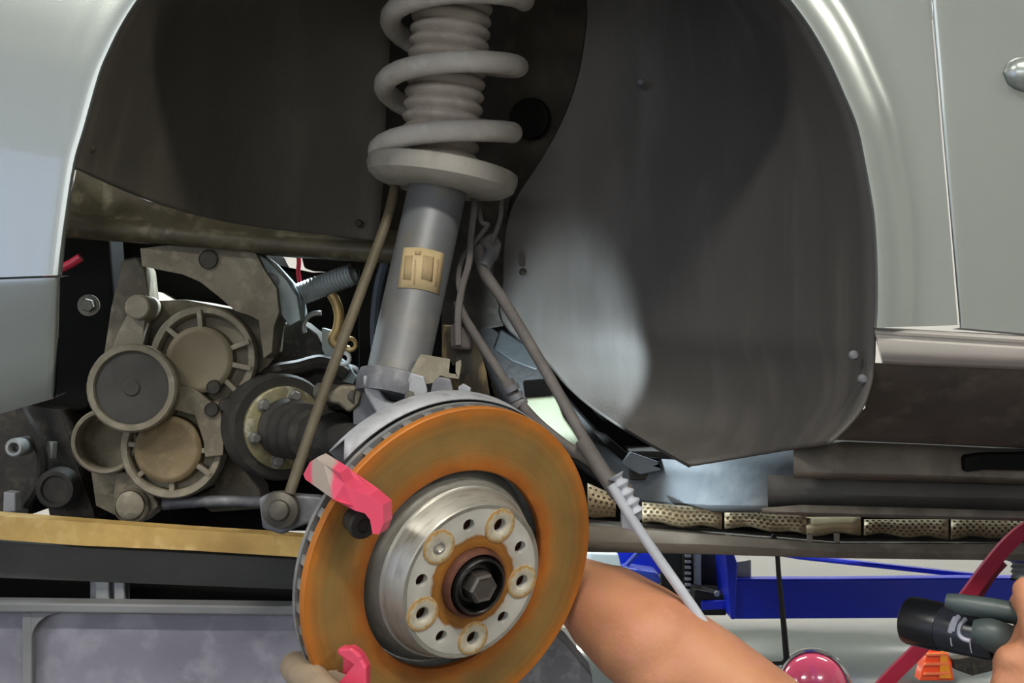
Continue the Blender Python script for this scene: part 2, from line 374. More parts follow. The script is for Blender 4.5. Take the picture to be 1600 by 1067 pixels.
# ================================================================== THE LIFTED CAR: body panels
DL = 1.11
car = thing('car', 'silver car raised on the lift with its front wheel removed', 'car', (.2, 1.6, 1.2))
arch_ctl = [((94, 430), (-200, 440)), ((97, 400), (-200, 400)), ((104, 345), (-200, 330)), ((118, 256), (-200, 230)), ((134, 200), (-200, 160)), ((157, 118), (-200, 70)), ((173, 79), (-200, 10)), ((193, 39), (-200, -60)), ((218, 0), (-200, -130)), ((260, -55), (-150, -240)), ((320, -115), (-50, -370)), ((420, -190), (200, -430)), ((540, -240), (430, -450)), ((680, -260), (650, -460)), ((820, -250), (850, -460)), ((960, -215), (1080, -450)), ((1080, -150), (1260, -450)), ((1170, -75), (1414, -440)), ((1231, 0), (1434, -220)), ((1267, 50), (1444, -105)), ((1293, 97), (1452, -10)), ((1316, 148), (1459, 70)), ((1337, 200), (1466, 150)), ((1350, 262), (1473, 235)), ((1362, 330), (1481, 322)), ((1367, 400), (1487.5, 398)), ((1368, 470), (1493, 467)), ((1366, 512), (1496.5, 508))]
LIP = catmull([(a[0], a[1], 0) for a, b in arch_ctl], 4); OUT = catmull([(b[0], b[1], 0) for a, b in arch_ctl], 4)
def fprof(s, side):
    """depth of the wing skin at s picture units outside the arch edge; side -1 = towards the bumper, +1 = towards the door"""
    flare = .007*math.exp(-((s-6)/40)**2)
    base = DL - flare + (.0045*math.exp(-(s/2.0)**2))
    if side < 0: base += .00013*7*math.log(1+math.exp(min(60, (s-62)/7)))
    else: base += .007*(1/(1+math.exp(-(s-50)/6)))
    return base
rows = []
for i, (a, b) in enumerate(zip(LIP, OUT)):
    side = max(-1, min(1, (a.x-740)/250)); L = (b-a).length; u = (b-a)/L
    row = [P(a.x-u.x*3, a.y-u.y*3, DL+.022), P(a.x-u.x*1, a.y-u.y*1, DL+.010)]
    S = [0, 1, 2, 4, 7, 12, 20, 28, 36, 42, 47, 52, 57, 62, 68, 76, 86]
    S = S+[86+(L-86)*q/8 for q in range(1, 9)]
    for s in S:
        dm = fprof(s, -1)*(1-side)/2 + fprof(s, 1)*(1+side)/2
        p = a+u*s; row.append(P(p.x, p.y, dm))
    rows.append(row)
bm = bmesh.new(); grid(bm, rows); finish(bm, 'front_wing', PAINT, car, smooth=60)
# bumper corner below the wing
edge = catmull([(94, 433.5, 0), (93, 470, 0), (91, 540, 0), (89, 600, 0), (86, 622, 0)], 5)
bot = catmull([(-200, 443, 0), (-200, 490, 0), (-200, 580, 0), (-200, 670, 0), (-200, 705, 0)], 5)
rows = []
for a, b in zip(edge, bot):
    L = (b-a).length; u = (b-a)/L; row = [P(a.x, a.y, DL+.03)]
    for s in [0, 1.5, 4, 8, 16, 30, 45, 60, 75, 90, 120, 160, 200, 250, L]:
        p = a+u*s; t = max(0, (a.y-560)/62)
        row.append(P(p.x, p.y, fprof(s, -1)+.012*t*t+.050*max(0, (a.y-436)/186)**1.1+.002+.006*math.exp(-(s/4)**2)))
    rows.append(row)
rows.append([v+Vector((0, .03, .004)) for v in rows[-1]]); rows.insert(0, [v+Vector((0, .025, .003)) for v in rows[0]])
bm = bmesh.new(); grid(bm, rows); finish(bm, 'front_bumper', PAINT, car, smooth=60)
# front door
rows = []
for yy in [-450+ (962*q/24) for q in range(25)]:
    x0 = 1453+.0863*yy+2.6; row = [P(x0-.3, yy, DL+.022)]
    for s in [0, 1, 3, 7, 15, 40, 80, 130, 200, 300, 600, 1100]:
        yb = yy+ (s*.09 if yy > 500 else s*.09*max(0, (yy+450)/962))
        row.append(P(x0+s, yb, DL+.004+.002*math.exp(-s/1.5)+.000012*max(0, yy-150)**1.1))
    rows.append(row)
rows.append([v+Vector((0, .02, -.001)) for v in rows[-1]])
bm = bmesh.new(); grid(bm, rows); door = finish(bm, 'front_door', PAINT, car, smooth=50)
# rubbing strip end on the door
bm = bmesh.new()
c0 = P(1606, 113, DL+.003)
secs = []
for s in [0, .004, .009, .016, .03, .08, .2, .52]:
    k = min(1, math.sqrt(max(0, 1-(1-min(1, s/.02))**2))) if s < .02 else 1
    c = c0+Vector((s-.021, 0, -s*.09)); hh = .0155*max(k, .02)
    secs.append([c+Vector((0, -.012*max(k, .05)*max(0, math.sin(a)), hh*math.cos(a))) for a in [math.pi*q/12 for q in range(13)]])
grid(bm, secs); tag(finish(bm, 'rubbing_strip', PAINT, door, smooth=60), 'rounded end of the silver rubbing strip', None)
# sill: bright moulding and dark plastic rocker
def strip(name, xs, lines, m, parent, smooth=50, tex=None):
    """sheet swept along x; lines = [(y at 1370, y at 1600, depth)]"""
    bm = bmesh.new(); rows = []
    for x in xs:
        t = (x-1370)/230
        rows.append([P(x, a+(b-a)*t, d) for a, b, d in lines])
    grid(bm, rows); return finish(bm, name, m, parent, smooth=smooth)
def endx(y): return 1367 + max(0, (y-520)/50)*11
sill_lines = [(511, 524, 1.130), (513.5, 526.5, 1.114), (517, 531, 1.110), (521, 535, 1.111), (523, 538, 1.114), (526, 541, 1.114), (530, 545, 1.112), (545, 556, 1.113), (555, 566, 1.116), (562, 572, 1.121), (567, 576, 1.130), (569, 577.5, 1.140)]
bm = bmesh.new(); rows = []
for x in [1366, 1368, 1372, 1380, 1420, 1500, 1600, 1800, 2550]:
    t = (x-1370)/230; r = []
    for i, (a, b, d) in enumerate(sill_lines):
        xx = x + (max(0, (a-522)/47)*12 if x < 1400 else 0)
        r.append(P(xx, a+(b-a)*t, d+(.02 if x == 1366 else 0)))
    rows.append(r)
grid(bm, rows); finish(bm, 'sill_moulding', TRIM, car, smooth=30)
bm = bmesh.new(); rows = []
rk = [(567, 576, 1.14), (575, 584, 1.142), (600, 610, 1.155), (640, 650, 1.18), (675, 684, 1.21), (686, 695, 1.222), (689, 699, 1.24), (690, 700, 1.30)]
for x in [1306, 1320, 1340, 1370, 1420, 1500, 1600, 1800, 2550]:
    t = (x-1370)/230; rows.append([P(x if x > 1340 or a > 640 else max(x, 1352), a+(b-a)*t, d) for a, b, d in rk])
grid(bm, rows); finish(bm, 'rocker_panel', ROCKER, car, smooth=40)
# inner structure behind the liners
bm = bmesh.new()
rows = []
for yy in range(-300, 441, 40):
    rows.append([P(x, yy, 1.56 + .05*math.sin((x-540)/120.) - .04*math.exp(-((x-835)/40.)**2)) for x in range(540, 961, 20)])
grid(bm, rows); finish(bm, 'strut_tower', TOWER, car, smooth=60)
# dark opening in the tower, pressed rim
o_ = lathe('tower_opening', [(-.01, px(34, 1.5)), (.001, px(32, 1.5)), (.002, px(28, 1.5)), (.0005, px(25, 1.5)), (.0003, 0)], P(826, 185, 1.535), (-.35, -1, -.1), DARK, car)
boxw('floor_pan', (.14, 1.52, 1.535), (1.9, 2.3, 1.57), SILL_D, car)
boxw('bay_shade_panel', (-1.1, 1.16, 2.25), (.72, 2.9, 2.27), PAINT, car)  # unseen panel added over the engine bay to keep ceiling light out
# chassis leg across the engine bay
bm = bmesh.new()
rows = []
for x, yt, yb in [(-420, 200, 360), (40, 220, 368), (110, 235, 372), (160, 275, 376), (230, 312, 381), (330, 330, 391), (450, 345, 402), (560, 352, 409), (640, 360, 414)]:
    d = 1.50 if x > 120 else 1.47
    rows.append([P(x, yt, d+.03), P(x, yt+6, d+.026), P(x, yb-40, d+.018), P(x, yb-30, d+.004), P(x, yb-22, d), P(x, yb-14, d), P(x, yb-4, d+.006), P(x, yb, d+.03), P(x, yb, d+.09), P(x, yt, d+.09)])
grid(bm, rows, closed_v=True); finish(bm, 'chassis_leg', RAIL, car, smooth=50)

# ------------------------------------------------------------------ wheel arch liner
liner = thing('wheel_arch_liner', 'dark felt wheel arch liner behind the suspension strut', 'arch liner', P(740, 500, 1.35))
rear = [ # (inner edge, inner depth, outer edge, curvature)
 ((760, -240), 1.50, (700, -258)), ((860, -180), 1.50, (900, -235)), ((905, -80), 1.50, (1070, -160)), ((918, 0), 1.50, (1228, 0)), ((917, 50), 1.50, (1264, 50)), ((905, 120), 1.50, (1302, 120)), ((880, 190), 1.50, (1334, 198)), ((846, 252), 1.50, (1349, 262)), ((806, 315), 1.50, (1361, 330)), ((791, 370), 1.50, (1366, 400)), ((788, 440), 1.50, (1367, 470)), ((787, 500), 1.50, (1366, 535)), ((850, 556), 1.495, (1364, 575)), ((890, 602), 1.49, (1357, 610)), ((935, 640), 1.475, (1345, 640)), ((1000, 682), 1.44, (1322, 668)), ((1080, 727), 1.37, (1296, 692))]
IN = catmull([(a[0], a[1], d) for a, d, b in rear], 4); OU = catmull([(b[0], b[1], 0) for a, d, b in rear], 4)
rows = []
for a, b in zip(IN, OU):
    row = [P(a.x-2, a.y+2, a.z+.012)]
    for q in range(33):
        s = q/32
        e = s**2.0*(.62+.38*s)          # back wall first, then sweeping out to the wing edge
        d = a.z+(1.128-a.z)*e
        if b.y > 150:                   # pressed ribs of the outer liner
            k = min(1, (b.y-150)/150)
            d -= k*.0045*(math.exp(-((s-.80)/.022)**2)+.8*math.exp(-((s-.895)/.018)**2)-.7*math.exp(-((s-.85)/.02)**2)+.5*math.exp(-((s-.69)/.025)**2))
        row.append(P(a.x+(b.x-a.x)*s, a.y+(b.y-a.y)*s, d))
    rows.append(row)
bm = bmesh.new(); grid(bm, rows); finish(bm, 'rear_shell', LINER_R, liner, smooth=60, solid=.003)
front = [((590, 376), 1.475, (116, 262)), ((595, 330), 1.475, (120, 240)), ((600, 260), 1.475, (132, 200)), ((604, 160), 1.475, (156, 118)), ((610, 60), 1.475, (190, 40)), ((615, -20), 1.475, (235, -30)), ((630, -110), 1.475, (330, -128)), ((660, -190), 1.475, (480, -222)), ((760, -240), 1.50, (700, -258))]
IN = catmull([(a[0], a[1], d) for a, d, b in front], 4); OU = catmull([(b[0], b[1], 0) for a, d, b in front], 4)
rows = []
for i, (a, b) in enumerate(zip(IN, OU)):
    row = []
    f = max(0, 1-i/12)
    for q in range(31):
        s = q/30; e = s**2.2*(.6+.4*s); d = a.z+(1.128-a.z)*e
        sag = 38*f*math.sin(math.pi*min(1, s*1.0))*(.45+.55*s)
        row.append(P(a.x+(b.x-a.x)*s, a.y+(b.y-a.y)*s+sag, d))
    rows.append(row)
bm = bmesh.new(); grid(bm, rows); finish(bm, 'front_shell', LINER, liner, smooth=60, solid=.003)
for x, y, d in ((141, 232, 1.165), (561, 349, 1.468), (817, 425, 1.492), (1334, 555, 1.148), (1348, 592, 1.142), (1001, 128, 1.465)):
    lathe('clip', [(-.004, 0), (-.004, .004), (.001, .0045), (.003, .003), (.0035, 0)], P(x, y, d-.004), (.1, -1, 0), DARKB if x < 1000 else KNUCK, liner, 14)

# ================================================================== SUSPENSION STRUT
A0 = P(692, 258, 1.41); A1 = P(612, 622, 1.345); AT = A0+(A0-A1)*1.0
sax = (A0-A1).normalized()
strut = thing('suspension_strut', 'dusty grey suspension strut with coil spring and paper sticker', 'suspension strut', A1)
tr = px(46.5, 1.38)
lathe('damper_tube', [(0, 0), (0, tr*1.04), (.012, tr*1.04), (.014, tr), ((A0-A1).length-.002, tr), ((A0-A1).length, 0)], A1, sax, TUBE, strut, 40)
spt = P(692, 262, 1.41); spax = (P(716, 0, 1.412)-spt).normalized()
# spring seat dish
sr = px(119, 1.41)
lathe('spring_seat', [(-.020, tr*.9), (-.019, sr*.70), (-.016, sr*.86), (-.010, sr*.965), (-.001, sr), (.007, sr*.99), (.0085, sr*.96), (.004, sr*.92), (-.004, sr*.6), (-.004, tr*.9)], spt-spax*.006, (spax+Vector((.06, .03, 0))).normalized(), SEAT, strut, 48)
# coil spring
u = Vector((1, 0, 0)); u = (u-spax*u.dot(spax)).normalized(); v = spax.cross(u)      # v points away from the viewer
pitch = px(103, 1.42); Rm = px(102, 1.42); pts = []
h0 = (P(700, 200, 1.41)-spt).dot(spax)
for q in range(0, 24*5+1):
    th = q/24*2*math.pi                   # angle 0 = right, runs over the near side to the left while going down
    hh = h0+pitch*2.02-pitch*th/(2*math.pi)
    flat = max(hh, .010)
    pts.append(spt+spax*flat+(u*math.cos(th)-v*math.sin(th))*Rm)
    if hh < .002: break
tube('coil_spring', pts, px(16.5, 1.42), SPRING, strut, 16, 0)
# rubber dust boot
prof = []; bh = px(300, 1.42); n = 16
prof.append((.0, 0))
for q in range(n*8+1):
    t = q/(n*8); prof.append((.004+bh*1.05*t, px(55, 1.42)+px(8.5, 1.42)*abs(math.sin(math.pi*q/8))-px(2, 1.42)*(1-t)))
prof.append((.004+bh*1.05, 0))
lathe('dust_boot', prof, spt+Vector((px(-8, 1.4), 0, 0)), spax, BOOT, strut, 40, smooth=50)
# paper sticker wrapped on the tube, with its print
def on_tube(x, y, lift):
    c = A1+sax*((P(x, y, 1.36)-A1).dot(sax)); off = (P(x, y, c.y)-c); s = off-sax*off.dot(sax)
    lat = s.length*(1 if s.x > 0 else -1); lat = max(-tr*.995, min(tr*.995, lat)); sd = Vector((1, 0, 0)); sd = (sd-sax*sd.dot(sax)).normalized()
    nd = sd.cross(sax); nd = nd if nd.y < 0 else -nd
    return c+(sd*lat+nd*math.sqrt(max(0, tr*tr-lat*lat)))*(1+lift/tr)
def patch(name, q, m, parent, lift, n=10, label=None):
    bm = bmesh.new(); (ax_, ay), (bx_, by), (cx_, cy), (dx_, dy) = q; rows = []; rows2 = []
    for i in range(n+1):
        s = i/n; r = []
        for j in range(3):
            t = j/2; x = (ax_+(bx_-ax_)*s)*(1-t)+(dx_+(cx_-dx_)*s)*t; y = (ay+(by-ay)*s)*(1-t)+(dy+(cy-dy)*s)*t
            r.append(on_tube(x, y, lift))
        rows.append(r)
    grid(bm, rows); o = finish(bm, name, m, parent, smooth=60); s = o.modifiers.new('thickness', 'SOLIDIFY'); s.thickness = .0004; s.offset = 0
    if label: o['label'] = label
    return o
st = patch('sticker', ((636, 389), (697, 396), (688, 463), (626, 457)), STICK, strut, .0006, label='beige paper parts sticker with faded print')
patch('print_block', ((666, 404), (682, 406), (678, 446), (662, 443)), PRINT, st, .0012, 4)
patch('print_block', ((639, 404), (651, 405), (647, 446), (635, 444)), PRINT, st, .0012, 4)
patch('print_block', ((655, 397), (662, 398), (661, 404), (654, 403)), PRINT, st, .0012, 3)
patch('print_block', ((654, 412), (656, 412), (652, 454), (650, 454)), PRINT, st, .0012, 3)
patch('print_block', ((686, 408), (689, 408), (684, 452), (681, 452)), PRINT, st, .0012, 3)

# ================================================================== BRAKE DISC
dn = Vector((.5714, -.7915, -.2168)).normalized(); dC = P(713.5, 892, 1.21); DR = .1597
DM = frame(dC, dn)
disc = thing('brake_disc', 'rusty vented brake disc with a silver hat', 'brake disc', dC-Vector((0, 0, .15)))
HH = .0286; HR = .0753
def lprof(name, prof, m, seg=96, smooth=35): return local_lathe(name, prof, DM, m, disc, seg, smooth)
RI = .0985
lprof('front_friction_ring', [(-.007, RI), (-.001, RI), (0, RI+.001), (0, DR-.0012), (-.0012, DR), (-.007, DR), (-.007, RI)], RUST, 128)
lprof('rear_friction_ring', [(-.022, RI), (-.016, RI), (-.016, DR), (-.0208, DR), (-.022, DR-.001), (-.022, RI)], ZINC, 128)
me = None
nv = 44
bmv = bmesh.new()
add_loft2(bmv, [Vector((RI+.004, -.0032, -.0165)), Vector((DR-.0015, -.0042, -.0165)), Vector((DR-.0015, .0042, -.0165)), Vector((RI+.004, .0032, -.0165))],
          [Vector((RI+.004, -.0032, -.0065)), Vector((DR-.0015, -.0042, -.0065)), Vector((DR-.0015, .0042, -.0065)), Vector((RI+.004, .0032, -.0065))])
v0 = finish(bmv, 'vane', ZINC, disc, M=DM, smooth=0)
for i in range(1, nv):
    o = v0.copy(); col.objects.link(o); o.parent = disc; o.matrix_parent_inverse = v0.matrix_parent_inverse.copy(); o.matrix_basis = DM @ Matrix.Rotation(2*math.pi*i/nv, 4, 'Z')
lprof('vent_core', [(-.016, .118), (-.007, .118), (-.007, .114), (-.016, .114), (-.016, .118)], RUST_E, 64)
# hat: side wall and drilled face
hat = lprof('hat', [(-.020, RI-.004), (-.019, RI-.001), (-.010, .0905), (-.002, .0865), (.001, .0855), (.0030, .0852), (.0042, .0835), (.006, .0825), (HH-.002, HR+.001), (HH-.0003, HR-.0006), (HH-.0006, HR-.0045), (HH-.006, HR-.006)], HATS, 96)
holes = [(733, 821), (811, 857), (783, 961), (690, 995), (657, 907)]; pads = [(781, 822), (813, 909), (739, 992), (658, 961), (686, 855)]
hO = dC+dn*HH; Mi = DM.inverted()
def hatloc(p): q = Mi @ ray_plane(p[0], p[1], hO, dn); return Vector((q.x, q.y, 0))
def circ(c, r, n=20): return [Vector((c.x+r*math.cos(2*math.pi*k/n), c.y+r*math.sin(2*math.pi*k/n), 0)) for k in range(n)]
def plate_holes(name, outer, holes_, thick, m, parent, M, smooth=35):
    bm = bmesh.new(); edges = []; loops = []
    for lp in [outer]+holes_:
        vs = [bm.verts.new(p) for p in lp]; loops.append(vs)
        for i in range(len(vs)): edges.append(bm.edges.new((vs[i], vs[(i+1) % len(vs)])))
    bmesh.ops.triangle_fill(bm, use_beauty=True, use_dissolve=False, edges=edges, normal=(0, 0, 1))
    top = list(bm.faces); ex = bmesh.ops.extrude_face_region(bm, geom=top)
    for g in ex['geom']:
        if isinstance(g, bmesh.types.BMVert): g.co.z -= thick
    return finish(bm, name, m, parent, M=M, smooth=smooth)
HM = frame(dC+dn*(HH-.0004), dn)
def snap(p, r=.0575):
    q = hatloc(p); return q.normalized()*r
hl = [circ(snap(p), .0062) for p in holes]+[circ(snap(p), .0066) for p in pads[:4]]
face = plate_holes('hat_face', circ(Vector((0, 0, 0)), HR-.0045, 96), [circ(Vector((0, 0, 0)), .034, 48)]+hl, .007, HATM, disc, HM)
lprof('hole_backing', [(HH-.013, .034), (HH-.012, .072), (HH-.014, .072), (HH-.014, .034), (HH-.013, .034)], HUBR, 64)
for i, p in enumerate(pads):
    q = snap(p); Mp = HM @ Matrix.Translation(q)
    hole = .0066 if i < 4 else 0
    pr = [(-.001, max(hole, .0001)), (-.001, .0172), (.0006, .0168), (.0010, .0155), (.0010, hole+.0012 if hole else .009)]
    pr += [(.0002, hole), (-.006, hole)] if hole else [(.0004, .0075), (.0004, 0)]
    local_lathe('bolt_seat', pr, Mp, PAD, disc, 32)
q = snap(pads[4]); Mp = HM @ Matrix.Translation(q)
scr = local_lathe('locating_screw', [(0, 0), (0, .0062), (.0016, .0058), (.002, .0045), (.0008, .0032), (-.001, .003), (-.001, 0)], Mp, CHROME, disc, 24)
# wheel hub and axle bolt (a thing of its own, sits inside the disc)
hub = thing('wheel_hub', 'rusty wheel hub centre with a black axle bolt', 'wheel hub', dC)
def hprof(name, prof, m, seg=48): return local_lathe(name, prof, DM, m, hub, seg)
hprof('hub_sleeve', [(-.02, 0), (-.02, .0335), (HH+.004, .0335), (HH+.0075, .032), (HH+.0085, .030), (HH+.006, .0285), (HH+.004, .0280), (HH-.010, .0275), (HH-.010, 0)], HUBR)
hprof('recess', [(HH-.0095, 0), (HH-.0095, .0275), (HH+.003, .0279), (HH+.012, .0270), (HH+.0135, .0255), (HH+.0125, .0242), (HH-.004, .0235), (HH-.004, 0)], HUBB)
bm = bmesh.new(); add_lathe(bm, [(HH-.004, 0), (HH-.004, .0185), (HH+.002, .0185), (HH+.004, .0155)], (0, 0, 0), (0, 0, 1), 40)
add_lathe(bm, [(HH+.002, .0150), (HH+.017, .0150), (HH+.0195, .0128), (HH+.0185, .010), (HH+.0185, 0)], (0, 0, 0), (0, 0, 1), 6)
finish(bm, 'axle_bolt', BOLTM, hub, M=DM @ Matrix.Rotation(.35, 4, 'Z'), smooth=20)
# dust shield behind the disc
def dpt(ang, r, ax): a = math.radians(ang); return DM @ Vector((r*math.cos(a), r*math.sin(a), ax))
bm = bmesh.new(); rows = []
for q in range(49):
    a = 138-q*3.1
    e = min(1, q/3+.2)
    rows.append([dpt(a, .06, -.052), dpt(a, DR*.8, -.052), dpt(a, DR*1.0, -.052), dpt(a, DR*1.02, -.050), dpt(a-(4-q if q < 4 else 0)*1.5, DR*1.025, -.045), dpt(a, DR*1.012, -.0235)])
grid(bm, rows); shield = tag(finish(bm, 'brake_dust_shield', STEEL, None, smooth=40, solid=.0015), 'thin grey dust shield curving behind the rusty brake disc', 'dust shield')

# ------------------------------------------------------------------ steering knuckle with strut clamp
kn = thing('steering_knuckle', 'grey cast steering knuckle clamping the foot of the strut', 'steering knuckle', P(590, 700, 1.34))
solid('arm', [(556, 598), (566, 588), (575, 600), (590, 618), (612, 640), (640, 655), (650, 700), (640, 780), (600, 800), (570, 740), (552, 690), (551, 640)], 1.345, .05, KNUCK, kn, .004)
lathe('clamp', [(-.012, tr*1.02), (-.012, tr*1.22), (.0, tr*1.28), (.012, tr*1.22), (.014, tr*1.02)], A1+sax*.012, sax, KNUCK, kn, 40)
solid('rib', [(566, 588), (576, 584), (590, 604), (604, 626), (640, 634), (660, 645), (655, 668), (600, 668), (584, 640), (570, 616)], 1.318, .012, STEEL, kn, .003)
tube('pinch_bolt', [P(498, 612, 1.37), P(560, 620, 1.345)], .010, BOLTG, kn, 14, 0)
solid('ball_joint_boss', [(511, 616), (530, 602), (556, 603), (566, 612), (560, 634), (545, 646), (528, 632), (514, 630)], 1.34, .03, ALU_L, kn, .004)
solid('lower_arm', [(700, 960), (780, 940), (868, 992), (885, 1006), (925, 1056), (930, 1120), (700, 1100)], 1.42, .06, KNUCK, kn, .004)
# sensor bracket on the knuckle
sb = thing('cable_bracket', 'pale pressed steel cable bracket with a small hook beside the strut', 'bracket', P(670, 600, 1.33))
solid('plate', [(657, 553), (703, 561), (701, 583), (712, 585), (712, 566), (720, 562), (721, 570), (717, 592), (700, 590), (688, 586), (676, 598), (668, 600), (641, 596), (641, 582)], 1.318, .004, ALU_L, sb, .001)
solid('foot', [(641, 582), (662, 588), (668, 612), (660, 625), (632, 622), (634, 600)], 1.312, .01, STEEL, sb, .0015)
solid('lug', [(676, 598), (686, 588), (704, 592), (708, 612), (698, 620), (672, 616)], 1.316, .012, KNUCK, sb, .002)
solid('tab', [(716, 604), (724, 599), (736, 606), (735, 614), (716, 614)], 1.318, .006, STEEL, sb, .001)
bolt('bolt', P(641, 617, 1.312), (-.2, -1, .1), .0045, .004, BOLTG, sb)

# ------------------------------------------------------------------ caliper bracket, red paint
cb = thing('caliper_bracket', 'red painted brake caliper bracket hooked over the disc edge', 'caliper bracket', P(500, 1060, 1.22))
def arm(name, front, off, dd, d0, d1, m, bev=.0025):
    xs = [p[0] for p in front]; x0, x1 = min(xs), max(xs)
    dep = (lambda x: d0+(d1-d0)*(x-x0)/(x1-x0)) if not callable(d0) else d0
    A = [P(x, y, dep(x)) for x, y in front]; B = [P(x+off[0], y+off[1], dep(x)+dd) for x, y in front]
    bm = bmesh.new(); add_loft2(bm, A, B); bmesh.ops.triangulate(bm, faces=[f for f in bm.faces if len(f.verts) > 4])
    return finish(bm, name, m, cb, smooth=0, bevel=bev)
up = arm('upper_arm', [(484, 722), (495, 717), (505, 723), (531, 739), (538, 755), (556, 766), (571, 772), (578, 773), (592, 785), (598, 790), (599, 818), (592, 835), (582, 834), (578, 812), (570, 802), (555, 798), (552, 790), (534, 785), (522, 781), (494, 761), (477, 749), (474, 741)], (14, -9), .018, lambda x: 1.135-.055*min(1, (x-474)/52)+.018*max(0, (x-540)/60), 0, REDC)
bm = bmesh.new()
add_lathe(bm, [(-.02, 0), (-.02, .011), (-.004, .012), (.0, .0135), (.003, .0125), (.004, .007), (.001, .006), (.001, 0)], P(566, 819, 1.118), dn, 20)
finish(bm, 'guide_boot', RUBBER, cb)
lo = arm('lower_arm', [(527, 1013), (550, 1012), (563, 1024), (572, 1042), (572, 1100), (500, 1110), (525, 1068), (556, 1064), (556, 1044), (544, 1036), (526, 1022)], (8, -6), .016, 1.14, 1.118, REDC2)
arm('lower_arm_pad', [(510, 1049), (526, 1048), (533, 1060), (556, 1060), (556, 1075), (520, 1080)], (3, -2), .014, 1.14, 1.125, BARE, .001)
tube('lower_bridge', [P(462, 1042, 1.20), P(478, 1056, 1.16), P(505, 1082, 1.12), P(540, 1110, 1.10)], [px(24, 1.25), px(28, 1.22), px(26, 1.17), px(26, 1.14)], BARE, cb, 12)

# ------------------------------------------------------------------ stabiliser link
lk = thing('stabiliser_link', 'thin dusty stabiliser link rod slanting in front of the drive shaft', 'stabiliser link', P(437, 830, 1.30))
tube('rod', [P(618, 288, 1.43), P(604, 345, 1.39), P(560, 466, 1.35), P(500, 630, 1.325), P(452, 772, 1.30)], px(8.5, 1.34), pm('link_rod', '#6d6450', '#5b5342', 30, .6, .1, .2, 200), lk, 14)
lathe('lower_joint', [(-.035, 0), (-.035, px(24, 1.3)), (-.01, px(30, 1.3)), (0, px(28, 1.3)), (.002, px(20, 1.3)), (.003, px(17, 1.3)), (.0075, px(15, 1.3)), (.0085, px(12, 1.3)), (.0085, 0)], P(437, 797, 1.295), (0, -1, .06), BOLTG, lk, 30)
lathe('upper_joint', [(-.02, 0), (-.02, .008), (0, .009), (.006, .007), (.007, 0)], P(619, 284, 1.435), (0, -1, 0), BOLTG, lk, 20)
solid('lower_bracket', [(404, 778), (424, 770), (470, 774), (500, 776), (520, 800), (490, 815), (460, 826), (440, 836), (410, 826)], 1.315, .02, KNUCK, lk, .003)

# ================================================================== GEARBOX
def cable(label, pts, r, m, cat='cable', name='cable', n=8):
    return tag(tube(name, [P(*p) for p in pts], r, m, None, n), label, cat)
gb = thing('gearbox', 'dusty cast gearbox housing with round ribbed covers', 'gearbox', P(250, 820, 1.6))
solid('housing', [(176, 585), (166, 560), (178, 500), (190, 455), (205, 450), (240, 470), (290, 468), (350, 480), (400, 490), (425, 520), (428, 560), (405, 590), (400, 620), (385, 640), (360, 640), (350, 690), (330, 760), (300, 775), (240, 800), (200, 815), (150, 790), (140, 720), (120, 690), (140, 650)], 1.57, .16, ALU, gb, .006)
solid('side_web', [(190, 405), (215, 400), (226, 420), (232, 470), (205, 480), (180, 570), (160, 560), (172, 480)], 1.555, .05, ALU, gb, .005)
# upper round cover: rim, hub disc and ribs
def cover(cx, cy, ro, ri, d, m, mc, ribs, tag_):
    k = d/F
    c = lathe('cover_ring', [(-.03, 0), (-.03, ro*k), (-.004, ro*k), (0, (ro-3)*k), (0, (ro-11)*k), (-.004, (ro-14)*k), (-.016, (ro-16)*k), (-.016, 0)], P(cx, cy, d), (.05, -1, .05), m, gb, 48)
    lathe('cover_cap', [(-.02, 0), (-.02, ri*1.06*k), (.002, ri*k), (.005, (ri-5)*k), (.0055, (ri-9)*k), (.0045, (ri-12)*k), (.0045, 0)], P(cx-5, cy+2, d), (.05, -1, .05), mc, c, 40)
    for a in ribs:
        a = math.radians(a); p0 = P(cx+ri*.9*math.cos(a), cy-ri*.9*math.sin(a), d-.001); p1 = P(cx+(ro-6)*math.cos(a), cy-(ro-6)*math.sin(a), d-.001)
        t = Vector((-(p1-p0).z, 0, (p1-p0).x)).normalized()*px(4, d); bm = bmesh.new(); bk = Vector((0, .02, 0))
        add_loft2(bm, [p0+t, p1+t, p1-t, p0-t], [p0+t+bk, p1+t+bk, p1-t+bk, p0-t+bk]); finish(bm, 'rib', m, c, smooth=0, bevel=.001)
    return c
cover(317, 560, 83, 52, 1.535, ALU_L, pm('cap_dusty', '#857c66', '#766d58', 10, .65, .1, .15, 200), (95, 140, 178, 20, -12, -45), '')
lathe('boss', [(-.04, 0), (-.04, .013), (0, .0125), (.002, .009), (.002, 0)], P(300, 618, 1.535), (0, -1, 0), ALU_L, gb, 20)
for x, y in ((333, 605), (352, 632), (330, 640)):
    lathe('drain_hole', [(-.004, .009), (.001, .0082), (.0013, .0075), (.0006, .007), (.0004, 0)], P(x, y, 1.522), (0, -1, 0), DARKB, gb, 16)
cover(268, 700, 80, 52, 1.53, ALU_L, ALU_T, (-35, -90, -140, 175, -5), '')
solid('web', [(262, 600), (300, 605), (345, 640), (350, 680), (348, 712), (320, 715), (318, 690), (305, 650), (270, 640)], 1.525, .03, ALU, gb, .004)
ring2('seal_ring', 205, 606, 70, 57, 1.50, .05, ALU_L, gb, (.05, -1, .05), .006)
lathe('seal_cap', [(-.01, 0), (-.01, px(57, 1.5)), (-.003, px(57, 1.5)), (-.002, px(50, 1.5)), (-.003, px(14, 1.5)), (-.001, px(11, 1.5)), (-.001, 0)], P(205, 606, 1.501), (.05, -1, .05), GREYCAP, gb, 40)
ring2('open_tube', 163, 690, 52, 43, 1.535, .06, ALU_L, gb, (.08, -1, .02), .05)
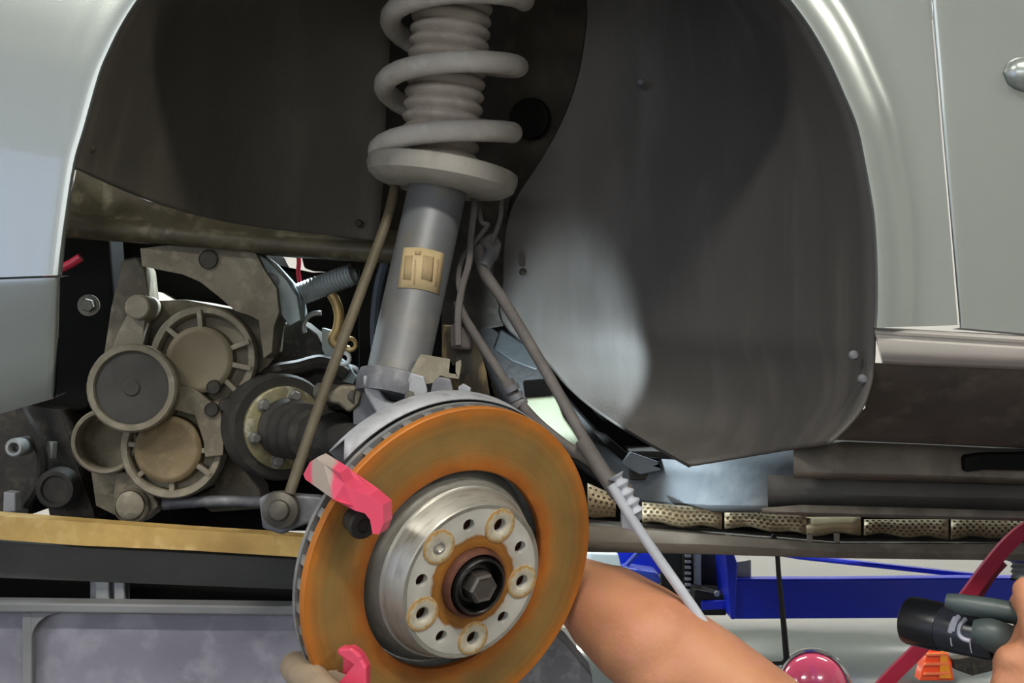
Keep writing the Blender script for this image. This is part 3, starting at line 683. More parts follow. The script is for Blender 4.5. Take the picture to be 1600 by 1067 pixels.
ring2('foot_boss', 204, 791, 28, 24, 1.54, .05, ALU, gb, (0, -1, .05), .003)
lathe('foot_bolt', [(-.01, 0), (-.01, px(23, 1.54)), (.004, px(22, 1.54)), (.006, px(18, 1.54)), (.006, 0)], P(204, 789, 1.54), (0, -1, .05), ALU_L, gb, 24)
solid('foot_web', [(182, 735), (228, 740), (232, 775), (250, 790), (228, 812), (186, 806), (176, 780)], 1.548, .05, ALU, gb, .004)
lathe('stud_boss', [(-.05, 0), (-.05, px(21, 1.52)), (0, px(20, 1.52)), (.002, px(17, 1.52)), (.002, 0)], P(215, 480, 1.52), (0, -1, .03), ALU_L, gb, 24)
solid('arm_rib', [(198, 492), (226, 498), (222, 540), (200, 552), (174, 548), (184, 520)], 1.53, .03, ALU_L, gb, .004)
solid('shelf', [(345, 700), (365, 712), (405, 765), (410, 795), (330, 800), (300, 778), (335, 760)], 1.6, .06, ALU, gb, .003)
tube('pipe', [P(255, 788, 1.55), P(330, 783, 1.55), P(408, 784, 1.55)], px(9, 1.55), KNUCK, gb, 12)
# engine mount bracket above the gearbox
mb = thing('engine_mount_bracket', 'grey cast mount bracket with a round hole above the gearbox', 'bracket', P(330, 500, 1.54))
o_ = solid('bracket_body', [(219, 388), (262, 383), (330, 388), (398, 392), (412, 420), (432, 450), (436, 488), (428, 510), (425, 550), (412, 560), (404, 500), (388, 492), (368, 486), (340, 462), (312, 440), (284, 428), (222, 416)], 1.515, .07, ALU, mb, .006)
lathe('bolt_hole', [(-.003, .0122), (.001, .0112), (.0013, .0104), (.0006, .0098), (.0004, 0)], P(325, 405, 1.5135), (0, -1, 0), DARKB, mb, 24)
solid('cheek', [(398, 392), (420, 408), (450, 440), (464, 462), (470, 500), (452, 510), (436, 488), (432, 450), (412, 420)], 1.53, .06, ALUB, mb, .004)
lathe('slot', [(-.004, .0105), (.001, .010), (.0013, .009), (.0004, .008), (.0003, 0)], P(422, 439, 1.527), (.2, -1, 0), KNUCK, mb, 20)
# engine block and dark bay
eb = thing('engine_block', 'black oily engine side deep inside the bay', 'engine', P(300, 830, 1.8))
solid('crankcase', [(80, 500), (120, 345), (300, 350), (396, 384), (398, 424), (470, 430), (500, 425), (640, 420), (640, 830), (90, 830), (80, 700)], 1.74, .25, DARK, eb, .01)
solid('side_cover', [(430, 505), (470, 500), (495, 520), (512, 560), (555, 575), (560, 640), (500, 640), (450, 600), (420, 570)], 1.60, .06, DARKB, eb, .006)
solid('upper_casting', [(466, 380), (640, 380), (640, 440), (560, 425), (475, 420)], 1.72, .06, DARK, eb, .004)
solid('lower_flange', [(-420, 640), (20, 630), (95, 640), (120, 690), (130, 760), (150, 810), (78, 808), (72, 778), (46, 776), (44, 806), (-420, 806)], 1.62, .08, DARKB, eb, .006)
lathe('rubber_plug', [(-.02, 0), (-.02, px(33, 1.58)), (0, px(32, 1.58)), (.006, px(28, 1.58)), (.006, px(22, 1.58)), (.003, px(20, 1.58)), (.003, 0)], P(88, 764, 1.58), (.05, -1, 0), RUBBER, eb, 30)
bolt('block_bolt', P(139, 477, 1.6), (.1, -1, 0), px(11, 1.6), .01, BOLTG, eb, px(17, 1.6))
ring2('hose_stub', 21, 700, 15, 7, 1.55, .04, GALV, eb, (0, -1, 0), .02, 20)
solid('bracket_foot', [(5, 768), (24, 770), (24, 800), (4, 802)], 1.56, .02, STEEL, eb, .002)
tube('stud', [P(82, 690, 1.6), P(80, 715, 1.6)], .006, GALV, eb, 10, 0)
# inner bulk ahead of the wheel, behind the bumper corner
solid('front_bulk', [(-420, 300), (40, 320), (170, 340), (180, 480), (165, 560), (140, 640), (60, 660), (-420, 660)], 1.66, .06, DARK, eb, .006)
# corrugated hose, bright castings and brackets in the bay
prof = []
n = 18
p0, p1 = P(462, 462, 1.58), P(552, 428, 1.56); Lh = (p1-p0).length
prof.append((0, 0))
for q in range(n*6+1):
    prof.append((Lh*q/(n*6), px(16.5, 1.57)+px(1.6, 1.57)*math.cos(2*math.pi*q/6)))
prof += [(Lh, px(12, 1.57)), (Lh-.01, px(10, 1.57)), (Lh-.01, 0)]
tag(lathe('corrugated_hose', prof, p0, (p1-p0), HOSE, None, 28, 80), 'silver corrugated hose end behind the slanting link rod', 'hose')
br = thing('brass_ring_bracket', 'brass coloured curved bracket with eyelets behind the slanting rod', 'bracket', P(530, 550, 1.56))
ring_pts = [P(x, y, 1.57) for x, y in ((518, 460), (526, 475), (530, 495), (527, 515), (520, 530), (530, 542), (545, 548))]
tube('curved_band', ring_pts, px(8, 1.57), GOLD, br, 12)
for x, y, m_ in ((547, 538, GOLD), (537, 560, WHITEP)):
    bm = bmesh.new(); ctr = P(x, y, 1.55); rr = px(9, 1.55)
    add_tube(bm, [ctr+Vector((rr*math.cos(a), 0, rr*math.sin(a))) for a in [2*math.pi*q/20 for q in range(21)]], px(3.6, 1.55), 8, False)
    finish(bm, 'eyelet', m_, br)
solid('casting', [(503, 512), (516, 516), (524, 540), (530, 560), (545, 572), (556, 590), (552, 600), (535, 596), (515, 570), (503, 545)], 1.585, .03, ALUB, br, .004)
tag(tube('hooked_pipe', [P(476, 520, 1.57), P(474, 508, 1.57), P(480, 496, 1.57), P(490, 490, 1.57), P(502, 489, 1.57)], px(4, 1.57), GALV, None, 10), 'small pale hooked pipe beside the silver hose', 'pipe')
tag(tube('red_wire', [P(466, 394, 1.66), P(467, 410, 1.66), P(466, 424, 1.66), P(468, 440, 1.66)], px(3.6, 1.66), REDW, None, 8), 'short red wire hanging above the silver hose', 'wire')
tag(tube('red_wire', [P(70, 432, 1.5), P(100, 417, 1.5), P(112, 411, 1.5), P(126, 402, 1.5)], px(7, 1.5), REDW, None, 10), 'red cable end poking out beside the bumper corner', 'wire')
cable('oily black hose bending down behind the bumper corner', [(-30, 560, 1.6), (20, 590, 1.59), (34, 640, 1.585), (60, 690, 1.585), (66, 740, 1.59), (40, 790, 1.6)], px(9, 1.58), RUBBER, 'hose', 'oily_hose')
cable('brown dirty pipe above the drive shaft joint', [(405, 600, 1.575), (425, 582, 1.57), (465, 574, 1.57), (505, 566, 1.575), (540, 585, 1.58)], px(12, 1.57), DARKB, 'pipe', 'dirty_pipe')
cable('dark blue grey tube standing beside the strut tube', [(602, 410, 1.53), (592, 445, 1.53), (586, 500, 1.53), (588, 560, 1.53)], px(8, 1.53), pm('tube_blue_grey', '#3f4650', '#333a43', 14, .5, 0, .1, 100), 'tube', 'coolant_tube')
# ------------------------------------------------------------------ drive shaft
ds = thing('drive_shaft', 'black rubber drive shaft boot with a bolted flange', 'drive shaft', P(450, 760, 1.5))
dax = (P(540, 690, 1.36)-P(440, 668, 1.52)).normalized()
c0 = P(443, 668, 1.52)
lathe('inner_joint', [(-.05, 0), (-.05, px(82, 1.52)), (-.006, px(84, 1.52)), (0, px(80, 1.52)), (0, px(66, 1.52)), (-.006, px(62, 1.52)), (-.006, 0)], c0, dax, RUBBER, ds, 44)
fl = lathe('flange', [(-.004, 0), (-.004, px(66, 1.52)), (.004, px(65, 1.52)), (.006, px(60, 1.52)), (.006, 0)], c0, dax, GOLD if False else pm('flange_metal', '#8d8763', '#6b6756', 30, .45, .4, .2, 200, c3='#a8a593'), ds, 44)
M_ = frame(c0+dax*.006, dax)
for i in range(6):
    a = math.radians(15+60*i); bolt('flange_bolt', M_ @ Vector((px(52, 1.52)*math.cos(a), px(52, 1.52)*math.sin(a), 0)), dax, px(7.5, 1.52), .009, CHROME, fl, px(10, 1.52))
prof = [(.005, 0), (.005, px(44, 1.5))]
Lb = .14
for q in range(5*8+1):
    t = q/40; prof.append((.01+Lb*t, px(45, 1.48)*(1-.22*t)+px(3.5, 1.48)*math.cos(2*math.pi*q/8)))
prof += [(.01+Lb+.004, px(30, 1.45)), (.30, px(24, 1.4)), (.30, 0)]
lathe('rubber_boot', prof, c0, dax, RUBBER, ds, 40, 80)
# ------------------------------------------------------------------ brake hose, sensor cables
cable('brown wiring cable running down beside the strut tube', [(738, 290, 1.45), (741, 320, 1.43), (736, 370, 1.42), (733, 410, 1.41), (722, 450, 1.40), (716, 490, 1.39), (716, 540, 1.38)], px(5.5, 1.4), CABLE)
cable('thin looped cable next to the strut sticker', [(745, 300, 1.455), (752, 345, 1.44), (762, 352, 1.44), (740, 380, 1.43), (722, 405, 1.425), (716, 440, 1.42), (722, 470, 1.41)], px(4, 1.4), CABLE)
cable('thin cable hanging directly under the spring seat edge', [(783, 300, 1.455), (783, 335, 1.45), (776, 360, 1.44), (768, 380, 1.43)], px(4, 1.4), CABLE)
hs = thing('brake_hose', 'dusty grey brake hose running past the dust shield', 'hose', P(820, 650, 1.36))
tube('hose', [P(714, 470, 1.40), P(725, 495, 1.40), P(750, 535, 1.39), P(778, 578, 1.37), P(796, 605, 1.36), P(822, 640, 1.35), P(850, 668, 1.35), P(895, 703, 1.34), P(940, 733, 1.33), P(985, 766, 1.325)], px(7.5, 1.37), CABLE, hs, 12)
tube('ferrule', [P(792, 595, 1.362), P(803, 620, 1.357), P(815, 636, 1.352)], px(11, 1.36), CABLE, hs, 12, 0)
for x, y in ((799, 607), (806, 620), (812, 630)): tube('ferrule_ring', [P(x-2, y-4, 1.355), P(x+2, y+4, 1.355)], px(13, 1.355), KNUCK, hs, 14, 0)
tr_ = thing('steering_rod', 'long slanting grey rod passing in front of the arch liner', 'rod', P(930, 800, 1.3))
tube('upper_sleeve', [P(748, 385, 1.44), P(757, 425, 1.43), P(790, 475, 1.41), P(850, 575, 1.37), P(915, 690, 1.33)], [px(9, 1.4), px(9.5, 1.4), px(9, 1.4), px(9, 1.37), px(9, 1.33)], CABLE, tr_, 14)
tube('joint_sleeve', [P(910, 688, 1.33), P(940, 735, 1.315), P(965, 775, 1.305)], [px(12.5, 1.33), px(13, 1.31), px(11, 1.3)], CABLE, tr_, 16, 0)
tube('lower_tube', [P(955, 757, 1.295), P(1000, 830, 1.29), P(1080, 945, 1.285), P(1110, 990, 1.285)], px(8.2, 1.29), CABLE_L, tr_, 14)
bm = bmesh.new()
prof = [(0, 0), (0, .006)]
a_, b_ = P(962, 742, 1.30), P(996, 800, 1.295); Lr = (b_-a_).length
for q in range(33): prof.append((Lr*q/32, px(10.5, 1.3)+px(3.2, 1.3)*math.cos(2*math.pi*q/8)))
prof.append((Lr, 0))
lathe('bellows', prof, a_, b_-a_, CABLE_L, tr_, 20, 80)
solid('clip_block', [(972, 797), (1003, 792), (1004, 808), (990, 830), (972, 826)], 1.30, .02, CABLE_L, tr_, .002)
# connector and harness against the tower
cn = thing('wiring_connector', 'dusty plastic wiring connector on the inner wing beside the liner edge', 'connector', P(765, 420, 1.46))
solid('body', [(748, 372), (772, 362), (784, 380), (778, 402), (764, 412), (750, 400)], 1.445, .03, CABLE, cn, .003)
tube('boot', [P(768, 395, 1.44), P(760, 408, 1.435), P(754, 418, 1.43)], px(11, 1.44), KNUCK, cn, 14, 0)
# dark lower tower area right of strut: pressed panels with brown grime
ip = thing('inner_wing_panel', 'dark grimy inner wing panel between strut and arch liner', 'body panel', P(750, 600, 1.5))
solid('upper_panel', [(690, 280), (800, 290), (796, 330), (789, 360), (786, 510), (690, 520)], 1.53, .02, DARKB, ip, .004)
solid('rear_panel', [(560, 300), (800, 280), (850, 500), (1070, 700), (1000, 790), (880, 790), (700, 700), (560, 640)], 1.60, .02, DARK, ip, .004)
solid('dark_lower_panel', [(740, 470), (790, 500), (840, 545), (850, 575), (905, 640), (960, 700), (940, 760), (860, 700), (800, 640), (740, 640)], 1.57, .015, pm('panel_blue_black', '#0e1011', '#0a0b0c', 10, .5, 0, .2, 100), ip, .004)
solid('cross_piece', [(782, 512), (835, 545), (850, 566), (838, 580), (800, 566), (770, 545)], 1.525, .015, pm('cross_piece_grey', '#20282a', '#181e20', 10, .5, 0, .2, 100), ip, .003)
GRIME = pm('brown_grease', '#5a4b30', '#2e2718', 26, .4, .1, .8, 60, c3='#877550', stretch=(1, 1, .35))
o_ = solid('greasy_subframe', [(690, 505), (735, 510), (750, 540), (762, 620), (790, 660), (690, 650)], 1.43, .04, GRIME, ip, .006)
solid('mount_post', [(703, 510), (716, 500), (738, 520), (736, 548), (704, 545)], 1.40, .03, CABLE, ip, .004)
# cream coloured pan behind the hoses
tag(solid('cream_underbody_panel', [(820, 622), (868, 618), (880, 650), (912, 696), (880, 700), (905, 720), (860, 700), (830, 660)], 1.535, .03, pm('cream_panel', '#70755f', '#60644e', 10, .6, 0, .1, 100), None, .003), 'cream painted underbody panel glimpsed behind the brake hose', 'body panel')

# ================================================================== UNDERSIDE, REAR OF THE WHEEL
un = thing('underbody', 'grey and brown sill flange with plates under the car', 'underbody', P(1250, 800, 1.45))
def sheet(name, pts_rows, m, parent, solid_=.003, smooth=40):
    bm = bmesh.new(); grid(bm, [[P(*p) for p in r] for r in pts_rows]); return finish(bm, name, m, parent, smooth=smooth, solid=solid_)
sheet('jacking_plate', [[(925, 690, 1.56), (985, 715, 1.55), (1080, 720, 1.48), (1255, 700, 1.41)], [(955, 735, 1.55), (1000, 745, 1.53), (1100, 745, 1.46), (1250, 735, 1.38)], [(975, 775, 1.53), (1020, 782, 1.51), (1110, 788, 1.44), (1250, 790, 1.36)], [(985, 792, 1.53), (1040, 797, 1.51), (1120, 799, 1.45), (1250, 799, 1.37)]], PLATE, un)
sheet('sill_flange', [[(1240, 698, 1.27), (1320, 690, 1.27), (1450, 695, 1.27), (1600, 703, 1.27), (1800, 712, 1.27)], [(1240, 735, 1.265), (1320, 738, 1.265), (1450, 741, 1.265), (1600, 746, 1.265), (1800, 752, 1.265)], [(1240, 745, 1.275), (1320, 747, 1.275), (1450, 750, 1.275), (1600, 754, 1.275), (1800, 760, 1.275)]], SILL, un)
sheet('inner_sill', [[(1200, 742, 1.29), (1400, 746, 1.29), (1600, 750, 1.29), (1800, 754, 1.29)], [(1200, 770, 1.288), (1400, 774, 1.288), (1600, 778, 1.288), (1800, 782, 1.288)], [(1200, 790, 1.30), (1400, 794, 1.30), (1600, 798, 1.30), (1800, 802, 1.30)]], SILL_D, un)
sheet('pinch_weld', [[(1190, 794, 1.295), (1250, 789, 1.285), (1400, 793, 1.285), (1600, 799, 1.285), (1800, 803, 1.285)], [(1190, 798, 1.295), (1250, 799, 1.283), (1400, 803, 1.283), (1600, 808, 1.283), (1800, 812, 1.283)], [(1190, 800, 1.31), (1250, 803, 1.30), (1400, 807, 1.30), (1600, 812, 1.30), (1800, 815, 1.30)]], SILL, un)
solid('jack_block', [(1508, 712), (1540, 708), (1700, 706), (1700, 738), (1540, 734), (1508, 738)], 1.255, .06, DARK, un, .003)
tag(solid('bent_lip', [(985, 706), (1030, 722), (1010, 728), (1035, 735), (1000, 742), (970, 725)], 1.50, .01, PLATE, un, .002), 'bent metal lip of the plate', None)
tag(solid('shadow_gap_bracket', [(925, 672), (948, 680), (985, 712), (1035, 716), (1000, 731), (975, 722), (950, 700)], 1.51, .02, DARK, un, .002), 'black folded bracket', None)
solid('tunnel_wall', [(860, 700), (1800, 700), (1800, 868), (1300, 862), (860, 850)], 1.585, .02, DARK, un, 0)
# perforated heat shields
hsd = thing('heat_shield', 'tan perforated foil heat shield along the exhaust tunnel', 'heat shield', P(1250, 850, 1.5))
def shield_piece(x0, x1, y0a, y0b, y1a, y1b, holes_=True, sx=9.5, pat=0):
    bm = bmesh.new(); rows = []; n = max(4, int((x1-x0)/14)); d0 = 1.46
    def pt(s, t):
        x = x0+(x1-x0)*s; ya = y0a+(y0b-y0a)*s; yb = y1a+(y1b-y1a)*s
        y = ya+(yb-ya)*t+ (2.5*math.sin(x*.09)+2*math.sin(x*.031))*t
        return P(x, y, d0-.012*math.sin(math.pi*t)+.003*noise.noise(Vector((x*.03, t*2, 0))))
    for i in range(n+1): rows.append([pt(i/n, j/6) for j in range(7)])
    grid(bm, rows); pc = finish(bm, 'shield_panel', HEAT, hsd, smooth=60, solid=.0012)
    if holes_:
        bm = bmesh.new(); k = 0
        ny = 5
        for j in range(ny):
            for i in range(int((x1-x0)/sx)):
                s = (i+.5+.5*(j % 2))/((x1-x0)/sx); t = .12+.68*j/(ny-1)
                if s > .98: continue
                c = pt(s, t); r = px(2.5, d0)
                add_lathe(bm, [(-.0012, r), (.0009, r), (.0010, r*.8), (.0010, 0)], c, (0, -1, .2), 8)
        o = finish(bm, 'perforations', HOLE, pc); o['kind'] = 'stuff'
shield_piece(918, 962, 755, 775, 805, 812, sx=8.5)
shield_piece(1003, 1128, 785, 796, 815, 825)
shield_piece(1132, 1260, 796, 802, 824, 832)
shield_piece(1260, 1345, 808, 808, 832, 835, False)
shield_piece(1350, 1482, 812, 812, 836, 838)
shield_piece(1486, 1620, 812, 814, 838, 842, sx=10)
# chassis rail underneath
sheet('chassis_rail', [[(900, 812, 1.50), (1100, 826, 1.50), (1300, 842, 1.50), (1600, 848, 1.50), (1800, 852, 1.50)], [(900, 822, 1.445), (1100, 836, 1.445), (1300, 851, 1.445), (1600, 852, 1.445), (1800, 856, 1.445)], [(900, 845, 1.44), (1100, 850, 1.44), (1300, 861, 1.44), (1600, 866, 1.44), (1800, 868, 1.44)], [(900, 858, 1.445), (1100, 863, 1.445), (1300, 869, 1.445), (1600, 873, 1.445), (1800, 876, 1.445)], [(900, 860, 1.52), (1100, 864, 1.52), (1300, 870, 1.52), (1600, 874, 1.52), (1800, 876, 1.52)]], SILL, un)
for x in (1266, 1308): solid('rail_tab', [(x-4, 834), (x+4, 834), (x+4, 848), (x-4, 847)], 1.44, .004, SILL, un, .0005)

# ================================================================== FRONT UNDERTRAY, STAND, CRATE
tag(solid('undertray', [(-200, 790), (0, 806), (160, 818), (300, 828), (430, 836), (560, 846), (560, 882), (460, 870), (300, 860), (120, 852), (0, 843), (-200, 825)], 1.40, .03, YELLOW, None, .003), 'yellowed plastic strip of the engine undertray', 'undertray')
xb = thing('cross_beam', 'dark grey beam under the yellow tray', 'beam', P(200, 950, 1.5))
solid('dark_lower_panel', [(-200, 880), (640, 900), (640, 990), (-200, 980)], 1.53, .02, DARK, xb, .002)  # black sheet standing in for the shadow below the beam
(solid('beam', [(-200, 826), (0, 846), (140, 856), (300, 864), (470, 874), (560, 880), (560, 925), (300, 915), (0, 903), (-200, 890)], 1.44, .04, GREYTRAY, xb, .004))
stand = thing('support_post', 'galvanised support post standing behind the grey crate', 'post', (P(175, 930, 1.47).x, 1.47, 0))
xc = P(164, 900, 1.46).x; xr = P(192, 900, 1.46).x
boxw('post', (xc-.008, 1.45, 0), (xc+.008, 1.462, 1.456), GALV, stand)
boxw('rear_flange', (xc-.018, 1.462, 0), (xr+.006, 1.468, 1.452), STEEL, stand)
boxw('side_flange', (xr-.006, 1.446, 0), (xr+.006, 1.462, 1.450), STEEL, stand)
cr = thing('plastic_crate', 'large grey plastic crate under the front of the car', 'crate', (-.25, 1.55, 0))
cz = P(0, 1600, 1.40).z
def quad_face(name, poly, d, th, m, bev=.004): return solid(name, poly, d, th, m, cr, bev)
YB = 2900
quad_face('wall_panel', [(-300, 950), (640, 962), (640, YB), (-300, YB)], 1.41, .02, BIN, 0)
quad_face('rim', [(-300, 939), (0, 941), (300, 945), (640, 949), (640, 964), (300, 961), (60, 958), (0, 958), (-300, 956)], 1.392, .03, BIN_D, .003)
quad_face('vertical_rib', [(34, 956), (50, 957), (49, YB), (32, YB)], 1.398, .014, BIN_D, .002)
bm = bmesh.new(); fl_ = [(93-44*math.sin(math.radians(a)), 1000-42*math.cos(math.radians(a))) for a in range(0, 91, 10)]
for (xa, ya), (xb_, yb_) in zip(fl_[:-1], fl_[1:]):
    tri = [P(48, 956, 1.3985), P(xa, ya, 1.3985), P(xb_, yb_, 1.3985)]; add_loft2(bm, tri, [p+Vector((0, .014, 0)) for p in tri])
finish(bm, 'corner_fillet', BIN_D, cr, smooth=0)
quad_face('side_wall', [(630, 949), (644, 949), (644, YB), (630, YB)], 1.395, .5, BIN, .003)
quad_face('back_wall', [(-300, 939), (640, 949), (640, YB), (-300, YB)], 1.9, .02, BIN, .003)

# ================================================================== LIFT ARM AND THINGS BEHIND
DLF = 2.4
la = thing('car_lift', 'deep blue steel car lift arm with black carriage under the car', 'car lift', (1.4, 2.5, 0))
boxw('column', (1.30, 2.36, 0), (1.52, 2.62, 3.6), BLUE, la)
solid('beam', [(1146, 904), (1300, 904), (1500, 902), (1800, 903), (1800, 966), (1500, 966), (1146, 968)], DLF, .03, BLUE, la, .006)
solid('end_plate', [(1134, 862), (1146, 862), (1152, 880), (1150, 968), (1142, 968)], DLF-.01, .14, BLUE, la, .003)
solid('lock_block', [(1150, 878), (1174, 874), (1174, 904), (1150, 904)], DLF+.02, .05, GALV, la, .003)
tag(tube('support_rod', [P(1180, 858, 2.6), P(1250, 870, 2.6), P(1490, 896, 2.45), P(1540, 901, 2.42)], px(4.5, 2.5), BLUE, la, 8, 0), 'thin purple blue rod', None)
carr = la
solid('back_column', [(1032, 850), (1128, 850), (1128, 935), (1032, 935)], 2.56, .1, BLACKM, carr, .004)
solid('rail_strip', [(1083, 852), (1096, 852), (1096, 918), (1084, 920)], 2.52, .03, GALV, carr, .002)
solid('rack', [(1068, 852), (1079, 852), (1079, 930), (1068, 930)], 2.52, .03, BLACKM, carr, .002)
for yy in range(858, 928, 9): solid('rack_tooth', [(1071, yy), (1080, yy), (1080, yy+4), (1071, yy+4)], 2.51, .01, STEEL, carr, .0006)
solid('foot_block', [(1084, 920), (1134, 930), (1136, 962), (1085, 962)], 2.46, .1, BLACKM, carr, .004)
solid('foot_bar', [(1096, 940), (1134, 938), (1134, 952), (1096, 954)], 2.45, .04, BLUE, carr, .003)
bolt('carriage_bolt', P(1120, 927, 2.45), (0, -1, 0), .006, .006, GALV, carr)
lf = la
solid('cross_tube', [(972, 890), (982, 888), (1026, 894), (1034, 905), (1030, 916), (1000, 910), (972, 902)], 2.25, .06, BLUE_L, lf, .005)
solid('side_plate', [(952, 862), (1034, 858), (1034, 898), (975, 892), (955, 880)], 2.34, .05, BLUE, lf, .004)
tube('brace', [P(976, 886, 2.28), P(1002, 858, 2.28)], px(4, 2.28), BLUE_L, lf, 8, 0)
tag(solid('white_block', [(918, 862), (966, 864), (972, 890), (962, 894), (918, 880)], 2.2, .06, WHITEP, None, .006), 'white block beside the worn blue lift brace', 'block')
# lift pad pillar under the sill
lp = thing('lift_pad_pillar', 'threaded lift pad pillar with a blue collar by the hand', 'lift pad', P(1595, 905, 1.62))
o_ = P(1592, 905, 1.62); 
prof = [(0, 0), (0, .012)]; Lp = (P(1592, 735, 1.62)-o_).length
for q in range(45): prof.append((Lp*q/44, px(11, 1.62)+px(1.6, 1.62)*(1 if q % 2 else -1)))
prof.append((Lp, 0))
lathe('threaded_rod', prof, o_, (0, 0, 1), GALV, lp, 16, 60)
lathe('collar', [(0, 0), (0, px(24, 1.62)), (.004, px(30, 1.62)), (.03, px(30, 1.62)), (.038, px(22, 1.62)), (.038, 0)], P(1598, 876, 1.62), (0, 0, 1), BLUE_L, lp, 30)
solid('pad_bracket', [(1578, 782), (1600, 780), (1640, 780), (1640, 826), (1596, 828), (1580, 818)], 1.63, .03, STEEL, lp, .003)
# red strap hanging down
rs = thing('red_strap', 'dark red ratchet strap running diagonally past the torch', 'strap', P(1370, 1070, 1.35))
def strap(name, pts, w, th, m, parent):
    pts = [Vector(p) for p in catmull(pts, 6)]; bm = bmesh.new(); rows = []
    for i, p in enumerate(pts):
        t = (pts[min(i+1, len(pts)-1)]-pts[max(0, i-1)]).normalized(); s = t.cross(Vector((0, -1, 0))).normalized(); nn = s.cross(t)
        rows.append([p+s*w+nn*th, p-s*w+nn*th, p-s*w-nn*th, p+s*w-nn*th])
    vs = grid(bm, rows, closed_v=True); bm.faces.new(vs[0][::-1]); bm.faces.new(vs[-1]); return finish(bm, name, m, parent, smooth=40)
strap('strap_band', [P(1640, 812, 1.30), P(1605, 826, 1.30), P(1575, 850, 1.30), P(1540, 892, 1.30), P(1500, 945, 1.30), P(1440, 1010, 1.31), P(1385, 1065, 1.32), P(1340, 1120, 1.33)], px(11, 1.3), .003, REDP, rs)
strap('loose_end', [P(1568, 878, 1.32), P(1550, 898, 1.32), P(1525, 935, 1.32), P(1500, 970, 1.32)], px(7, 1.3), .002, pm('red_strap_dark', '#6e1428', '#5d1022', 14, .5, 0, .1, 200), rs)
# dangling black cord
bkc = thing('hanging_cord', 'black cord hanging from the underbody in front of the blue arm', 'cord', P(1228, 1035, 1.5))
tube('cord', [P(1205, 838, 1.46), P(1213, 850, 1.46), P(1217, 900, 1.46), P(1224, 970, 1.46), P(1229, 1028, 1.46)], [px(6, 1.46), px(4, 1.46), px(4, 1.46), px(4.5, 1.46), px(5, 1.46)], BLACKM, bkc, 10)
tube('cord_end', [P(1229, 1028, 1.46), P(1222, 1036, 1.46), P(1200, 1037, 1.46), P(1170, 1036, 1.46)], px(3, 1.46), BLACKM, bkc, 8, 0)
# silver car parked behind
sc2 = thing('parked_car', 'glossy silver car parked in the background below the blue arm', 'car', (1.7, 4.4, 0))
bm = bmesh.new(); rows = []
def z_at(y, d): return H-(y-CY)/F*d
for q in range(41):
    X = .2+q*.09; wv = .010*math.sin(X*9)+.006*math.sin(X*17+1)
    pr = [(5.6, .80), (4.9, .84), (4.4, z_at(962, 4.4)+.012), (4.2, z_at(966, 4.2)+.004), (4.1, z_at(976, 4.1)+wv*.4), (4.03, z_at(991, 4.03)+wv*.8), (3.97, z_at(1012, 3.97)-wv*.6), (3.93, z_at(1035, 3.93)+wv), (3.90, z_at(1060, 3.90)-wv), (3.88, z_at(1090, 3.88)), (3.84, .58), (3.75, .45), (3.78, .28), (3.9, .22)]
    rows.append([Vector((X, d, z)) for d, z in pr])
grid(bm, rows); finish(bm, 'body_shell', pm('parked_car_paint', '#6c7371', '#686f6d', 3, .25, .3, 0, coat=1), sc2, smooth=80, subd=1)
boxw('underside', (.4, 3.95, .2), (3.6, 5.4, .5), BLACKM, sc2)
for X, Y in ((.9, 4.6), (3.2, 4.6)):
    lathe('tyre', [(-.1, 0), (-.1, .28), (-.08, .31), (.08, .31), (.1, .28), (.1, .2), (.06, .19), (.06, 0)], (X, Y, .312), (0, -1, 0), RUBBER, sc2, 32)
lm = lathe('tail_lamp', [(-.02, .11), (.0, .105), (.02, .085), (.032, .05), (.036, 0)], P(1272, 1074, 3.86), (.05, -1, .35), REDL, sc2, 32)
bm = bmesh.new(); cc = P(1272, 1074, 3.86); Mx = frame(cc, (.05, -1, .35))
add_tube(bm, [Mx @ Vector((.11*math.cos(a), .11*math.sin(a), 0)) for a in [2*math.pi*q/40 for q in range(41)]], .007, 8, False); finish(bm, 'lamp_rim', CHROMEP, sc2)
ml = solid('side_marker', [(1453, 1014), (1478, 1012), (1487, 1034), (1490, 1064), (1436, 1064), (1444, 1034)], 3.72, .05, ORANGE, sc2, .004)
for yy in (1022, 1037, 1052): solid('lens_rib', [(1446, yy-1), (1482, yy-2), (1484, yy+2), (1444, yy+3)], 3.71, .01, pm('lens_rib_pale', '#ff8a5a', '#ff7a48', 10, .3, 0, 0) if yy == 1022 else bpy.data.materials['lens_rib_pale'], ml, .001)
solid('amber_insert', [(1470, 1018), (1479, 1018), (1487, 1060), (1468, 1060)], 3.712, .01, YELLEN, ml, .001)
solid('grille', [(1488, 1030), (1545, 1022), (1560, 1032), (1552, 1048), (1520, 1056), (1492, 1046)], 3.73, .04, DARKB, sc2, .003)

# ================================================================== TORCH AND THE PERSON
T0 = P(1432, 971, 1.13); T1 = P(1560, 1000, 1.075); tax = (T0-T1).normalized()
torch = thing('inspection_torch', 'dark handheld torch with pale painted reflections gripped in a hand', 'torch', P(1500, 1020, 1.1))
hr = px(38, 1.12)
lathe('lamp_head', [(-.026, 0), (-.026, hr*.96), (-.020, hr), (.004, hr*1.0), (.007, hr*.97), (.008, hr*.90), (.004, hr*.86), (.002, 0)], T0, tax, TORCH, torch, 36)
glass = lathe('lens', [(.003, 0), (.003, hr*.86), (.0045, hr*.84), (.0055, 0)], T0, tax, pm('torch_lens', '#3a4042', '#343a3c', 10, .08, 0, 0, coat=1), torch, 30)
lathe('barrel', [(-.075, 0), (-.075, hr*.80), (-.07, hr*.88), (-.03, hr*.93), (-.026, hr*.93), (-.026, 0)], T0, tax, pm('torch_barrel', '#23262e', '#1a1d24', 14, .3, .1, .04, 300), torch, 36)
